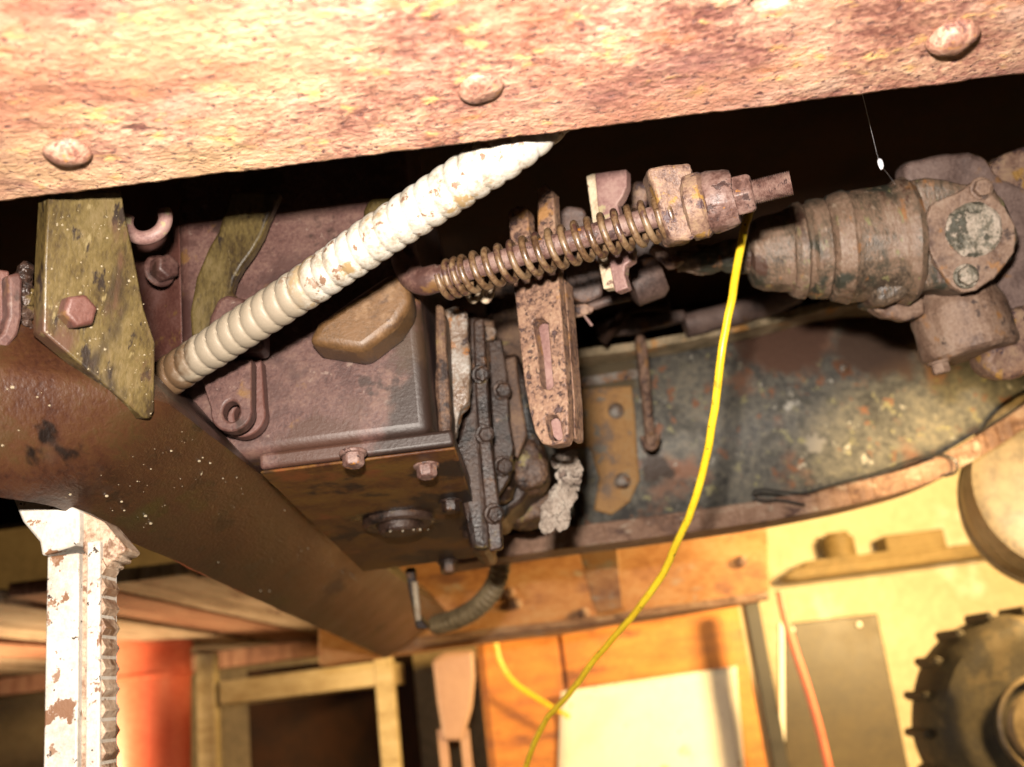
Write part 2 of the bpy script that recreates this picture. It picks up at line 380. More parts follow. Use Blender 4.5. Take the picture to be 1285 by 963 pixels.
class MB:
    def __init__(s):
        s.v, s.f = [], []

    def add(s, vs, fs):
        o = len(s.v)
        s.v += [V(x) for x in vs]
        s.f += [tuple(i + o for i in f) for f in fs]
        return s

    def prism(s, pts, ext):
        n = len(pts)
        pts = [V(p) for p in pts]
        c = [p + V(ext) for p in pts]
        s.add(pts + c, [tuple(range(n)), tuple(range(2 * n - 1, n - 1, -1))] +
              [(i, i + n, (i + 1) % n + n, (i + 1) % n) for i in range(n)])
        return s

    def ringprism(s, outer, inner, ext):
        """outline with a hole (same number of points in both loops)"""
        n = len(outer)
        e = V(ext)
        vs = [V(p) for p in outer] + [V(p) for p in inner]
        vs = vs + [p + e for p in vs]
        fs = []
        for i in range(n):
            j = (i + 1) % n
            fs += [(i, j, n + j, n + i), (2 * n + i, 3 * n + i, 3 * n + j, 2 * n + j),
                   (i, 2 * n + i, 2 * n + j, j), (n + i, n + j, 3 * n + j, 3 * n + i)]
        return s.add(vs, fs)

    def box(s, lo, hi):
        a, b = V(lo), V(hi)
        s.prism([(a.x, a.y, a.z), (b.x, a.y, a.z), (b.x, a.y, b.z), (a.x, a.y, b.z)], (0, b.y - a.y, 0))
        return s

    def tube(s, path, rad, seg=16, caps=True, squash=1.0, rfun=None):
        path = [V(p) for p in path]
        n = len(path)
        rs = rad if isinstance(rad, (list, tuple)) else [rad] * n
        up = None
        o = len(s.v)
        vs = []
        for i, p in enumerate(path):
            t = (path[min(i + 1, n - 1)] - path[max(i - 1, 0)])
            t.normalize()
            if up is None:
                a, b = frame(t)
            else:
                b = (up - t * up.dot(t)).normalized()
                a = b.cross(t).normalized()
            up = b
            for k in range(seg):
                th = 2 * math.pi * k / seg
                r = rs[i] if rfun is None else rfun(i, th)
                vs.append(p + a * (math.cos(th) * r) + b * (math.sin(th) * r * squash))
        fs = []
        for i in range(n - 1):
            for k in range(seg):
                k2 = (k + 1) % seg
                fs.append((i * seg + k, i * seg + k2, (i + 1) * seg + k2, (i + 1) * seg + k))
        if caps:
            fs.append(tuple(range(seg - 1, -1, -1)))
            fs.append(tuple((n - 1) * seg + k for k in range(seg)))
        return s.add(vs, fs)

    def lathe(s, p0, ax, prof, seg=24, squash=1.0, spin=0.0, hint=V((0, 0, 1))):
        """prof: [(distance along axis, radius)]"""
        p0, ax = V(p0), V(ax).normalized()
        a, b = frame(ax, hint)
        vs, fs = [], []
        n = len(prof)
        for (t, r) in prof:
            for k in range(seg):
                th = 2 * math.pi * k / seg + spin
                vs.append(p0 + ax * t + a * (math.cos(th) * r) + b * (math.sin(th) * r * squash))
        for i in range(n - 1):
            for k in range(seg):
                k2 = (k + 1) % seg
                fs.append((i * seg + k, i * seg + k2, (i + 1) * seg + k2, (i + 1) * seg + k))
        fs.append(tuple(range(seg - 1, -1, -1)))
        fs.append(tuple((n - 1) * seg + k for k in range(seg)))
        return s.add(vs, fs)

    def hexhead(s, p, n, r, h, washer=True, spin=0.3):
        if washer:
            s.lathe(V(p) - V(n).normalized() * .001, n, [(0, r * 1.25), (.0022, r * 1.25), (.0026, r * 1.15)], 20)
        s.lathe(V(p), n, [(0, r), (h * .82, r), (h, r * .84)], 6, spin=spin)
        return s

    def helix(s, p0, p1, Rr, r, turns, seg=8, per=22, rad2=None):
        p0, p1 = V(p0), V(p1)
        ax = p1 - p0
        a, b = frame(ax)
        path = []
        N = int(turns * per)
        for i in range(N + 1):
            t = i / N
            th = 2 * math.pi * turns * t
            rr = Rr + ((rad2 or Rr) - Rr) * t
            path.append(p0 + ax * t + a * math.cos(th) * rr + b * math.sin(th) * rr)
        return s.tube(path, r, seg)

    def dome(s, p, n, r, h, seg=20, rings=6):
        prof = [(-.002, r * .8), (.0012, r * .82), (.0014, r * .97), (.002, r)]
        for i in range(1, rings + 1):
            th = math.pi / 2 * i / rings
            prof.append((.002 + h * math.sin(th), max(r * math.cos(th), r * .02)))
        return s.lathe(p, n, prof, seg)

    def blob(s, p, r, seg=8, rings=5, sq=V((1, 1, 1))):
        vs, fs = [], []
        p = V(p)
        vs.append(p + V((0, 0, r * sq.z)))
        for i in range(1, rings):
            ph = math.pi * i / rings
            for k in range(seg):
                th = 2 * math.pi * k / seg
                vs.append(p + V((math.sin(ph) * math.cos(th) * r * sq.x, math.sin(ph) * math.sin(th) * r * sq.y, math.cos(ph) * r * sq.z)))
        vs.append(p - V((0, 0, r * sq.z)))
        L = len(vs) - 1
        for k in range(seg):
            fs.append((0, 1 + k, 1 + (k + 1) % seg))
            for i in range(rings - 2):
                fs.append((1 + i * seg + k, 1 + (i + 1) * seg + k, 1 + (i + 1) * seg + (k + 1) % seg, 1 + i * seg + (k + 1) % seg))
            fs.append((1 + (rings - 2) * seg + k, L, 1 + (rings - 2) * seg + (k + 1) % seg))
        return s.add(vs, fs)

    def jitter(s, amp, freq, seed=0.0):
        o = V((seed, seed * 2.3, -seed))
        for p in s.v:
            p += noise.noise_vector(p * freq + o) * amp
        return s

    def build(s, name, m, parent=None, bevel=0, rough=None, angle=35, seg=2):
        me = bpy.data.meshes.new(name)
        base = V((0, 0, 0))
        if parent is not None:
            q = parent
            while q is not None:
                base += q.location
                q = q.parent
        else:
            lo = V([min(p[i] for p in s.v) for i in range(3)])
            hi = V([max(p[i] for p in s.v) for i in range(3)])
            base = V(((lo.x + hi.x) / 2, (lo.y + hi.y) / 2, lo.z))
        me.from_pydata([tuple(p - base) for p in s.v], [], s.f)
        bm = bmesh.new()
        bm.from_mesh(me)
        bmesh.ops.recalc_face_normals(bm, faces=bm.faces)
        bm.to_mesh(me)
        bm.free()
        for p in me.polygons:
            p.use_smooth = True
        me.set_sharp_from_angle(angle=R(angle))
        me.materials.append(MATS[m])
        o = bpy.data.objects.new(name, me)
        scene.collection.objects.link(o)
        if parent is not None:
            o.parent = parent
        else:
            o.location = base
        if bevel:
            b = o.modifiers.new("bevel", 'BEVEL')
            b.width = bevel
            b.segments = seg
            b.limit_method = 'ANGLE'
            b.angle_limit = R(32)
            b.harden_normals = False
        if rough:
            lv, st, size = rough
            sb = o.modifiers.new("sub", 'SUBSURF')
            sb.subdivision_type = 'SIMPLE'
            sb.levels = sb.render_levels = lv
            key = "clouds_%g" % size
            t = bpy.data.textures.get(key) or bpy.data.textures.new(key, 'CLOUDS')
            t.noise_scale = size
            t.noise_depth = 3
            d = o.modifiers.new("disp", 'DISPLACE')
            d.texture = t
            d.texture_coords = 'GLOBAL'
            d.strength = st
            d.mid_level = .5
        return o


def tag(o, label, cat, group=None, kind=None):
    o['label'] = label
    o['category'] = cat
    if group:
        o['group'] = group
    if kind:
        o['kind'] = kind
    return o


def thing(name, label, cat, loc, group=None):
    o = bpy.data.objects.new(name, None)
    scene.collection.objects.link(o)
    o.location = V(loc)
    o.empty_display_size = .02
    return tag(o, label, cat, group)


def struct(o):
    o['kind'] = 'structure'
    return o


def pxpoly(pts, y):
    return [onY(a, b, y) for a, b in pts]


def smooth_path(pts, n=10):
    """Catmull-Rom through points"""
    pts = [V(p) for p in pts]
    q = [pts[0] * 2 - pts[1]] + pts + [pts[-1] * 2 - pts[-2]]
    out = []
    for i in range(1, len(q) - 2):
        p0, p1, p2, p3 = q[i - 1:i + 3]
        for k in range(n):
            t = k / n
            out.append(.5 * ((2 * p1) + (p2 - p0) * t + (2 * p0 - 5 * p1 + 4 * p2 - p3) * t * t + (3 * p1 - p0 - 3 * p2 + p3) * t ** 3))
    out.append(pts[-1])
    return out


Zc = CAM.z

# ------------------------------------------------------------------ setting
st = struct(MB().box((-3, -.8, -.05), (3, 4.2, 0)).build('floor', 'floor_concrete'))
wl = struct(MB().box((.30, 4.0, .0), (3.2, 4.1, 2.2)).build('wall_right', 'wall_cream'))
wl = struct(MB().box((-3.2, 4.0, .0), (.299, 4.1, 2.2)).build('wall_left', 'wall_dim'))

# truck floor over everything: near-black colour stands in for the shade
tf = thing('truck_floor', 'underside of the truck body, coloured black to stand for shade', 'truck floor', (0, 1, Zc + .60))
MB().box((-1.6, .25, Zc + .60), (1.9, 1.66, Zc + .64)).build('floor_panel', 'shade_brown', tf)
MB().box((-1.6, 1.62, Zc + .36), (1.9, 1.655, Zc + .5995)).build('body_panel', 'shade_black', tf)

# ------------------------------------------------------------------ near chassis rail
ZR, YE, YW = .25, .42, .262
nr = thing('chassis_rail', 'rusty orange and pink riveted chassis rail along the top', 'chassis rail', (0, (YE + YW) / 2, Zc + ZR))
mb = MB()
nx, ny = 520, 120
x0, x1 = -.42, .42
hole = onZ(968, -4, ZR)
idx = {}
for j in range(ny + 1):
    for i in range(nx + 1):
        x = x0 + (x1 - x0) * i / nx
        t = j / ny
        y = YW + (YE - YW) * t
        p = V((x, y, 0))
        if j == ny:
            y += noise.noise(V((x * 90, 0, 3))) * .0009 + noise.noise(V((x * 400, 1, 3))) * .0006
        h = noise.fractal(p * 26, 1.0, 2.0, 4) * .0008 + noise.noise(p * 170) * .00035 + noise.noise(p * 420) * .00022
        pit = noise.noise(p * 95 + V((9, 2, 1)))
        if pit > .38:
            h -= (pit - .38) * .0012
        mb.v.append(V((x, y, Zc + ZR - h)))
for j in range(ny):
    for i in range(nx):
        a = j * (nx + 1) + i
        c = (mb.v[a] + mb.v[a + nx + 2]) / 2
        if (V((c.x, c.y)) - V((hole.x, hole.y))).length < .0085:
            continue
        mb.f.append((a, a + 1, a + nx + 2, a + nx + 1))
fl = mb.build('flange', 'rail_rust', nr, angle=60)
if fl.data.polygons[0].normal.z > 0:
    fl.data.flip_normals()
sd = fl.modifiers.new('thick', 'SOLIDIFY')
sd.thickness = .008
sd.offset = -1.0
MB().box((x0, YW - .008, Zc + ZR - .001), (x1, YW - .0002, Zc + ZR + .19)).build('web', 'rail_rust', nr, bevel=.002)
MB().box((x0, YW, Zc + ZR + .182), (x1, YE - .03, Zc + ZR + .19)).build('flange', 'rail_rust', nr, bevel=.002)
for (a, b, r, h, t) in ((85, 186, .0102, .0055, .0), (604, 107, .0104, .0038, .0), (1194, 41, .0110, .0075, .1)):
    p = onZ(a, b, ZR)
    m_ = MB().dome(p + V((0, 0, .0005)), V((t * .2, .05, -1)), r, h, 28, 8)
    m_.jitter(.0012, 110, a)
    m_.build('rivet', 'rivet_rust', nr, angle=70)

# ------------------------------------------------------------------ crossmember with gusset plate
cm = thing('crossmember', 'greasy brown crossmember running away under the gearbox with oil drops', 'crossmember', (-.23, .9, Zc + .1))
ysec = [.33, .42, .50, .6, .7, .85, 1.0, 1.2, 1.47, 2.1]
near_sec = {.33: ((-.345, .182), (-.335, .116)), .42: ((-.258, .177), (-.262, .1155))}
prof_rows = []
for y in ysec:
    t = (y - .49) / (1.38 - .49)
    Rp = V((-.183 - .004 * t, Zc + .170))
    Lp = V((-.243 - .046 * t, Zc + .119 - .014 * t))
    if y in near_sec:
        Rp, Lp = [V((q[0], Zc + q[1])) for q in near_sec[y]]
    d = Lp - Rp
    nrm = V((-d.y, d.x)).normalized()
    if nrm.x < 0:
        nrm = -nrm
    row = [Rp + V((-.035, .045)), Rp + V((-.012, .014)), Rp + V((-.004, .004)), Rp + d * .03 + nrm * .0015, Rp + d * .12 + nrm * .0022]
    for k in range(2, 10):
        u = k / 10
        row.append(Rp + d * u + nrm * (.0035 * math.sin(math.pi * min(1, u)) ** .8))
    row += [Lp, Lp + V((-.006, .003)), Lp + V((-.014, .012)), Lp + V((-.02, .05))]
    prof_rows.append([V((q.x, y, q.y)) for q in row])
mb = MB()
# refine along y
NY = 100
rows = []
for j in range(NY + 1):
    y = ysec[0] + (ysec[-1] - ysec[0]) * j / NY
    for s_ in range(len(ysec) - 1):
        if ysec[s_] <= y <= ysec[s_ + 1] + 1e-9:
            u = (y - ysec[s_]) / (ysec[s_ + 1] - ysec[s_])
            rows.append([a.lerp(b, u) for a, b in zip(prof_rows[s_], prof_rows[s_ + 1])])
            break
K = len(rows[0])
for r_ in rows:
    for p in r_:
        q = p.copy()
        q += V((0, 0, 1)) * noise.fractal(p * 14, 1, 2, 3) * .0012
        mb.v.append(q)
for j in range(NY):
    for k in range(K - 1):
        mb.f.append((j * K + k, j * K + k + 1, (j + 1) * K + k + 1, (j + 1) * K + k))
mb.f.append(tuple(range(K)))
mb.f.append(tuple(NY * K + k for k in range(K)))
cmb = mb.build('beam', 'greasy_brown', cm, angle=50)
cm_rows = rows

gn = V((.74, -.64, -.20)).normalized()
g0 = P(110, 390, .50)
gp = [(61, 240), (153, 240), (157, 267), (167, 314), (181, 388), (195, 430), (194, 516), (189, 525), (181, 525), (54, 417), (56, 330)]
gus = MB().prism([onP(a, b, g0, gn) for a, b in gp], gn * -.0125).build('gusset_plate', 'olive_plate', cm, bevel=.0010, seg=2, rough=None)
gb = MB().hexhead(onP(92, 393, g0, gn), gn, .0088, .0095, False, .35).build('bolt', 'red_brown', gus, bevel=.0008)
# second plate at the frame edge
g1 = P(14, 400, .488)
MB().prism([onP(a, b, g1, gn) for a, b in ((10, 346), (25, 341), (29, 352), (28, 398), (23, 420), (0, 450), (-30, 470), (-30, 448), (4, 418), (11, 396))], gn * -.010).build(
    'corner_gusset', 'purple_paint', cm, bevel=.0016)
MB().prism([onP(a, b, g1 - gn * .008, gn) for a, b in ((12, 340), (14, 400), (4, 422), (-60, 470), (-60, 330))], gn * -.004).build('corner_web', 'red_brown', cm, bevel=.001)
# grease between the two plates
mb = MB()
for i in range(70):
    a, b = rnd.uniform(27, 38), rnd.uniform(335, 424)
    mb.blob(P(a, b, .508 + rnd.uniform(-.004, .006)), rnd.uniform(.0016, .0042), 7, 5)
mb.jitter(.001, 300).build('packed_grease', 'oily_casting', cm)['kind'] = 'stuff'

# oil drops hanging on the beam and the plate
mb = MB()
for i in range(560):
    j = int(min(NY - 1, (rnd.random() ** 1.8) * NY * .5))
    k = rnd.randint(4, K - 6)
    u, v_ = rnd.random(), rnd.random()
    p = cm_rows[j][k].lerp(cm_rows[j][k + 1], u).lerp(cm_rows[j + 1][k].lerp(cm_rows[j + 1][k + 1], u), v_)
    if (k > 9 and rnd.random() < .55) or noise.noise(p * 28) < -.02:
        continue
    mb.blob(p + V((0, 0, -.0006)), .00025 + .0009 * rnd.random() ** 4, 6, 4, V((1, 1, .8)))
mb.build('oil_drops', 'oil_drop', cm)['kind'] = 'stuff'
mb = MB()
for i in range(260):
    a, b = rnd.uniform(58, 192), rnd.uniform(258, 520)
    ok = b < 417 + (a - 54) * .83 and a < 155 + (b - 260) * .21
    if ok and noise.noise(V((a * .03, b * .03, 2))) > -.05:
        mb.blob(onP(a, b, g0, gn) + gn * .0002, .00022 + .0006 * rnd.random() ** 4, 6, 4)
mb.build('oil_beads', 'oil_drop', gus)['kind'] = 'stuff'

# ------------------------------------------------------------------ gearbox
YG = .655
gx = thing('gearbox', 'purple brown gearbox casing with oily bolted bottom cover', 'gearbox', onY(440, 560, YG))
xr = onY(537, 480, YG).x
xl = onY(225, 480, YG).x
zb = onY(450, 556, YG).z
cas = MB().box((xl, YG, zb), (xr, 1.02, Zc + .47)).build('casing', 'purple_paint', gx, bevel=.009, seg=4)
# left chamfered face of the casing
xl2 = onY(150, 430, YG + .05).x
MB().prism([(xl + .002, YG + .004, zb + .002), (xl2, YG + .05, zb + .002), (xl2, YG + .12, zb + .002), (xl + .002, YG + .12, zb + .002)], (0, 0, .30)).build(
    'casing_wing', 'red_brown', gx, bevel=.003)
# bottom lip and pan
lz = zb - .0105
xpan = -.176
MB().box((xpan, YG - .0035, lz), (xr + .014, 1.03, zb + .001)).build('lip', 'purple_paint', gx, bevel=.003, seg=3)
YP0, YP1 = YG - .001, 1.03
pb = (onY(555, 705, YP1).z)
pan = MB().prism([(xpan, YP0, lz - .0005), (xpan, YP1, lz - .0005), (xpan, YP1, pb), (xpan, YP0, lz - .0025)], (xr + .014 - xpan, 0, 0)).build('sump_cover', 'pan_brown', gx, bevel=.001, seg=2)
pn = V((0, -(lz - .006 - pb) / (YP1 - YP0), -1)).normalized()
p0_ = V((0, YP0, lz - .006))


for (a, b) in ((443, 569), (535, 584), (565, 629), (590, 663), (610, 690)):
    MB().hexhead(onpan(a, b), V((0, -.15, -1)), .0074, .0095, True, rnd.random()).build('bolt', 'oily_casting' if a > 540 else 'rod_rust', pan, bevel=.0007)
MB().hexhead(onY(562, 708, 1.03) + V((0, 0, .002)), V((0, -.1, -1)), .0085, .012, True).build('bolt', 'oily_casting', pan, bevel=.0007)
pl = onpan(500, 652)
MB().lathe(pl, pn, [(-.002, .030), (.004, .030), (.006, .027), (.005, .021), (.003, .0195), (.003, .0175), (.010, .017), (.012, .015)], 32).build(
    'drain_plug', 'oily_casting', pan, angle=30)
mb = MB()
for i in range(10):
    a = rnd.uniform(0, 6.28)
    r_ = rnd.uniform(.010, .027)
    mb.blob(pl + V((math.cos(a) * r_, math.sin(a) * r_ * 1.0, -.012 + .2 * max(0, r_ - .017))), rnd.uniform(.0004, .0011), 7, 5)
mb.build('oil_drops', 'oil_drop', pan)['kind'] = 'stuff'

# right side of the gearbox: flanges and castings
MB().prism(pxpoly([(546, 378), (558, 384), (562, 450), (566, 520), (566, 566), (552, 566), (546, 480)], .70), (0, .05, 0)).jitter(.001, 60).build(
    'rib', 'warm_casting', gx, bevel=.003, rough=(3, .003, .02))
MB().prism(pxpoly([(557, 388), (573, 382), (586, 392), (589, 440), (590, 478), (588, 505), (578, 514), (573, 540), (566, 556), (561, 545), (559, 470)], .735), (0, .016, 0)).build(
    'flange_strip', 'grey_flange', gx, bevel=.0025, rough=(3, .003, .012))
MB().prism(pxpoly([(584, 385), (604, 396), (607, 470), (606, 540), (616, 690), (590, 690), (566, 560), (580, 515)], .80), (0, .12, 0)).build(
    'housing', 'oily_casting', gx, bevel=.006, rough=(3, .003, .03))
MB().prism(pxpoly([(604, 398), (618, 396), (623, 430), (622, 470), (615, 488), (617, 520), (611, 548), (604, 548)], .84), (0, .012, 0)).build(
    'gasket_plate', 'warm_casting', gx, bevel=.002, rough=(3, .003, .012))
MB().prism(pxpoly([(606, 362), (640, 350), (662, 372), (668, 450), (660, 500), (612, 500)], 1.0), (0, .06, 0)).build(
    'housing_neck', 'warm_casting', gx, bevel=.008, seg=3, rough=(3, .006, .03))
bell = MB().prism(pxpoly([(596, 455), (618, 450), (650, 440), (664, 480), (672, 530), (688, 572), (690, 590), (684, 608), (664, 618), (655, 630), (640, 640),
                          (630, 655), (612, 648), (600, 600)], .92), (0, .10, 0)).build('bell_housing', 'oily_casting', gx, bevel=.010, seg=3, rough=(3, .006, .04))
MB().prism(pxpoly([(632, 640), (650, 622), (672, 612), (690, 618), (694, 640), (672, 652), (650, 656), (632, 652)], .99), (0, .06, 0)).build(
    'housing_foot', 'warm_casting', gx, bevel=.008, seg=3, rough=(4, .008, .02))
MB().prism(pxpoly([(640, 560), (668, 545), (688, 580), (688, 604), (668, 614), (648, 612), (642, 590)], .90), (0, .05, 0)).build(
    'housing_boss', 'warm_casting', gx, bevel=.008, seg=3, rough=(4, .008, .02))
MB().lathe(onY(622, 610, .89), V((-.1, .35, -1)), [(-.03, .012), (.0, .018), (.012, .016), (.016, .010)], 20).jitter(.002, 90).build('housing_lobe', 'oily_casting', gx, rough=(2, .004, .015))
MB().hexhead(onY(624, 574, .90), V((.25, -.8, -.5)), .0115, .014, False, .5).build('bolt', 'oily_casting', gx, bevel=.001)
MB().hexhead(onY(640, 492, .90), V((.3, -.9, -.2)), .009, .010, False, .2).build('bolt', 'oily_casting', gx, bevel=.001)
MB().hexhead(onY(610, 420, .835), V((.3, -.9, -.2)), .008, .010, False, .2).build('bolt', 'grey_flange', gx, bevel=.001)
for (pts_, yy, th_, mt_) in (([(592, 402), (606, 398), (612, 470), (618, 560), (628, 640), (632, 688), (614, 692), (604, 600), (596, 500)], .775, .012, 'oily_casting'),
                             ([(612, 430), (630, 424), (636, 470), (640, 530), (646, 560), (640, 600), (626, 622), (618, 560)], .835, .010, 'oily_casting'),
                             ([(624, 452), (648, 446), (654, 500), (662, 545), (650, 575), (634, 560)], .875, .014, 'warm_casting')):
    MB().prism(pxpoly(pts_, yy), (0, th_, 0)).jitter(.0012, 50, yy).build('flange_plate', mt_, gx, bevel=.0018, seg=2)
for (a, b, yy, r_) in ((603, 470, .773, .0062), (608, 545, .773, .0062), (620, 645, .773, .0068), (630, 490, .833, .0070), (632, 585, .833, .0075)):
    MB().hexhead(onY(a, b, yy), V((.25, -.9, -.3)), r_, r_ * 1.1, True, rnd.random()).build('bolt', 'oily_casting', gx, bevel=.0007)
# pale hardened grease
mb = MB()
for i in range(120):
    t = rnd.random()
    a = 703 + 9 * math.sin(t * 5) + rnd.uniform(-11, 11) + (6 if t < .5 else 0)
    b = 576 + 84 * t
    mb.blob(onY(a, b, .815 + rnd.uniform(-.004, .012)), rnd.uniform(.0025, .0062), 12, 8, V((1, .35, 1.3)))
mb.jitter(.004, 110).build('hardened_grease', 'hard_grease', gx, rough=(1, .003, .012))['kind'] = 'stuff'
# lever arm (curved olive strip) on the front face
ya = YG - .020
arm = [(352, 240), (335, 277), (329, 294), (317, 315), (303, 334), (294, 350), (290, 366), (300, 374), (296, 404), (262, 430), (240, 428), (238, 392), (246, 348), (262, 310), (274, 290), (288, 240)]
MB().prism(pxpoly(arm, ya), (0, .010, 0)).build('lever_arm', 'olive_plate', gx, bevel=.0022, seg=3)
MB().prism(pxpoly([(262, 398), (272, 375), (284, 368), (306, 374), (330, 392), (330, 440), (256, 440)], ya - .012), (0, .02, 0)).build('arm_bracket', 'purple_paint', gx, bevel=.005, seg=4)


# clevis tab with a hole
def roundtab(c, r, holer, top, y, th):
    n = 28
    outer, inner = [], []
    cc = onY(*c, y)
    for k in range(n):
        an = -math.pi / 2 + 2 * math.pi * k / n
        inner.append(cc + V((math.cos(an) * holer, 0, math.sin(an) * holer * 1.25)))
        q = cc + V((math.cos(an) * r, 0, math.sin(an) * r))
        if math.sin(an) > .25:
            s_ = math.cos(an)
            q = onY(*top[0], y).lerp(onY(*top[1], y), .5 + .5 * max(-1, min(1, s_ * 1.03)))
        outer.append(q)
    return MB().ringprism(outer, inner, (0, th, 0))


roundtab((290, 516), .0135, .0056, ((246, 462), (318, 448)), YG - .040, .012).build('clevis_tab', 'purple_paint', gx, bevel=.0016)
roundtab((304, 520), .0155, .006, ((262, 460), (330, 450)), YG - .018, .012).build('clevis_tab', 'red_brown', gx, bevel=.0016)
# wedge lug under the conduit, boss and eye
wd = onY(455, 410, YG - .03)
MB().prism(pxpoly([(384, 430), (398, 404), (440, 374), (490, 340), (512, 346), (517, 378), (498, 408), (455, 441), (430, 437)], YG - .035), (0, .036, 0)).build(
    'wedge_lug', 'lug_brown', gx, bevel=.007, seg=4)
MB().prism(pxpoly([(455, 262), (463, 246), (500, 246), (508, 300), (455, 300)], YG - .02), (0, .03, 0)).build('boss', 'olive_plate', gx, bevel=.005, seg=3)
eye = onY(183, 276, .56)
mb = MB()
mb.tube([eye + V((math.cos(a) * .0125, 0, math.sin(a) * .0125)) for a in [R(x) for x in range(-200, 21, 10)]], .0045, 12)
mb.build('hook_eye', 'pink_rust', gx)
MB().hexhead(onY(200, 340, YG - .012), V((.75, -.65, -.1)), .0095, .014, True, .5).build('bolt', 'purple_paint', gx, bevel=.0015)

# ------------------------------------------------------------------ flexible conduit
cp = smooth_path([P(190, 488, .622), P(215, 471, .61), P(300, 415, .585), P(400, 349, .56), P(500, 280, .535), P(596, 217, .516), P(650, 180, .510), P(698, 136, .514), P(735, 95, .52)], 40)
# resample evenly
ds = [0.0]
for a, b in zip(cp, cp[1:]):
    ds.append(ds[-1] + (b - a).length)
TOT = ds[-1]
PITCHC = .0094
per = 12
NS = int(TOT / PITCHC * per)
res = []
k = 0
for i in range(NS + 1):
    s_ = TOT * i / NS
    while k < len(ds) - 2 and ds[k + 1] < s_:
        k += 1
    res.append(cp[k].lerp(cp[k + 1], (s_ - ds[k]) / max(1e-9, ds[k + 1] - ds[k])))


def ribr(i, th):
    t = (i / per + th / (2 * math.pi)) % 1.0
    g_ = .0102 + .0012 * min(1.0, i / NS * 1.3)
    return g_ + .0017 * (max(0, math.sin(math.pi * t)) ** .42) + .0004 * t


co = MB().tube(res, .0135, 40, True, 1.0, ribr)
co.jitter(.0005, 60, 3)
tag(co.build('flexible_conduit', 'conduit_zinc', angle=75), 'white ribbed flexible metal conduit slanting across the gearbox', 'conduit')

# ------------------------------------------------------------------ spring loaded rod
sr = thing('spring_rod', 'rusty rod with long coil spring and threaded nuts at its end', 'linkage rod', P(700, 320, .65))
A, B = P(556, 348, .665), P(838, 268, .618)
C_ = P(996, 229, .595)
ax = (B - A).normalized()
rod = MB()
rod.tube([A - ax * .004, B + ax * .01], .0072, 20)
rod.jitter(.0004, 200).build('rod', 'rod_rust', sr, angle=60)
bend = smooth_path([P(560, 347, .664), P(545, 350, .665), P(530, 353, .668), P(516, 345, .672), P(508, 325, .676), P(505, 300, .68)], 6)
MB().tube(bend, [.0088] * 4 + [.0098] * 8 + [.0095] * (len(bend) - 12), 16).jitter(.0006, 90).build('rod_bend', 'purple_paint', sr, angle=60)
A_, B_ = A - CU * .0026, B - CU * .0020
MB().helix(A_ + ax * .001, A_ + ax * .018, .0119, .0022, 3.0, 10).build('spring_end', 'spring_steel', sr, angle=70)
MB().helix(A_ + ax * .018, B_ - ax * .004, .0120, .0023, 15.0, 10, 26, .0126).build('spring', 'spring_steel', sr, angle=70)
MB().helix(B_ - ax * .004, B_ + ax * .004, .0126, .0022, 2.2, 10).build('spring_end', 'spring_steel', sr, angle=70)
a2 = (C_ - B).normalized()
y_ = B.y - .012
MB().prism([onP(a, b, B - CF * .014, -CF) for a, b in ((811, 211), (868, 204), (876, 240), (872, 300), (842, 304), (828, 268), (822, 240))], CF * .03).jitter(.001, 80).build(
    'collar', 'collar_rust', sr, bevel=.003, seg=3, rough=(3, .0022, .01))
L_ = (C_ - B).length


def along(px):
    return (px - 838) / (996 - 838) * L_


MB().lathe(B, a2, [(along(862), .0165), (along(866), .0205), (along(884), .0205), (along(890), .0180)], 24).jitter(.0012, 120).build('spacer', 'collar_rust', sr, rough=(2, .002, .008))
MB().lathe(B, a2, [(along(886), .0165), (along(890), .0185), (along(896), .0190), (along(916), .0180), (along(924), .0165)], 24).jitter(.0012, 120, 2).build('spacer', 'rod_rust', sr, rough=(2, .002, .008))
MB().lathe(B, a2, [(along(922), .0125), (along(925), .0135), (along(943), .0132), (along(947), .0115)], 6, spin=.4).build('nut', 'rod_rust', sr, bevel=.001)
th = [(along(945), .0075)]
for i in range(18):
    t = along(946 + i * 2.7)
    th += [(t, .0070), (t + along(838 + 1.3), .0077)]
MB().lathe(B, a2, th, 18).build('threaded_end', 'rod_rust', sr, angle=60)

# ------------------------------------------------------------------ slotted lever
lv = thing('slotted_lever', 'pitted rusty slotted lever standing behind the coil spring', 'lever', P(700, 556, .69))
ln = V((-.40, -.91, .05)).normalized()
l0 = P(690, 450, .69)


def lq(a, b):
    return onP(a, b, l0, ln)


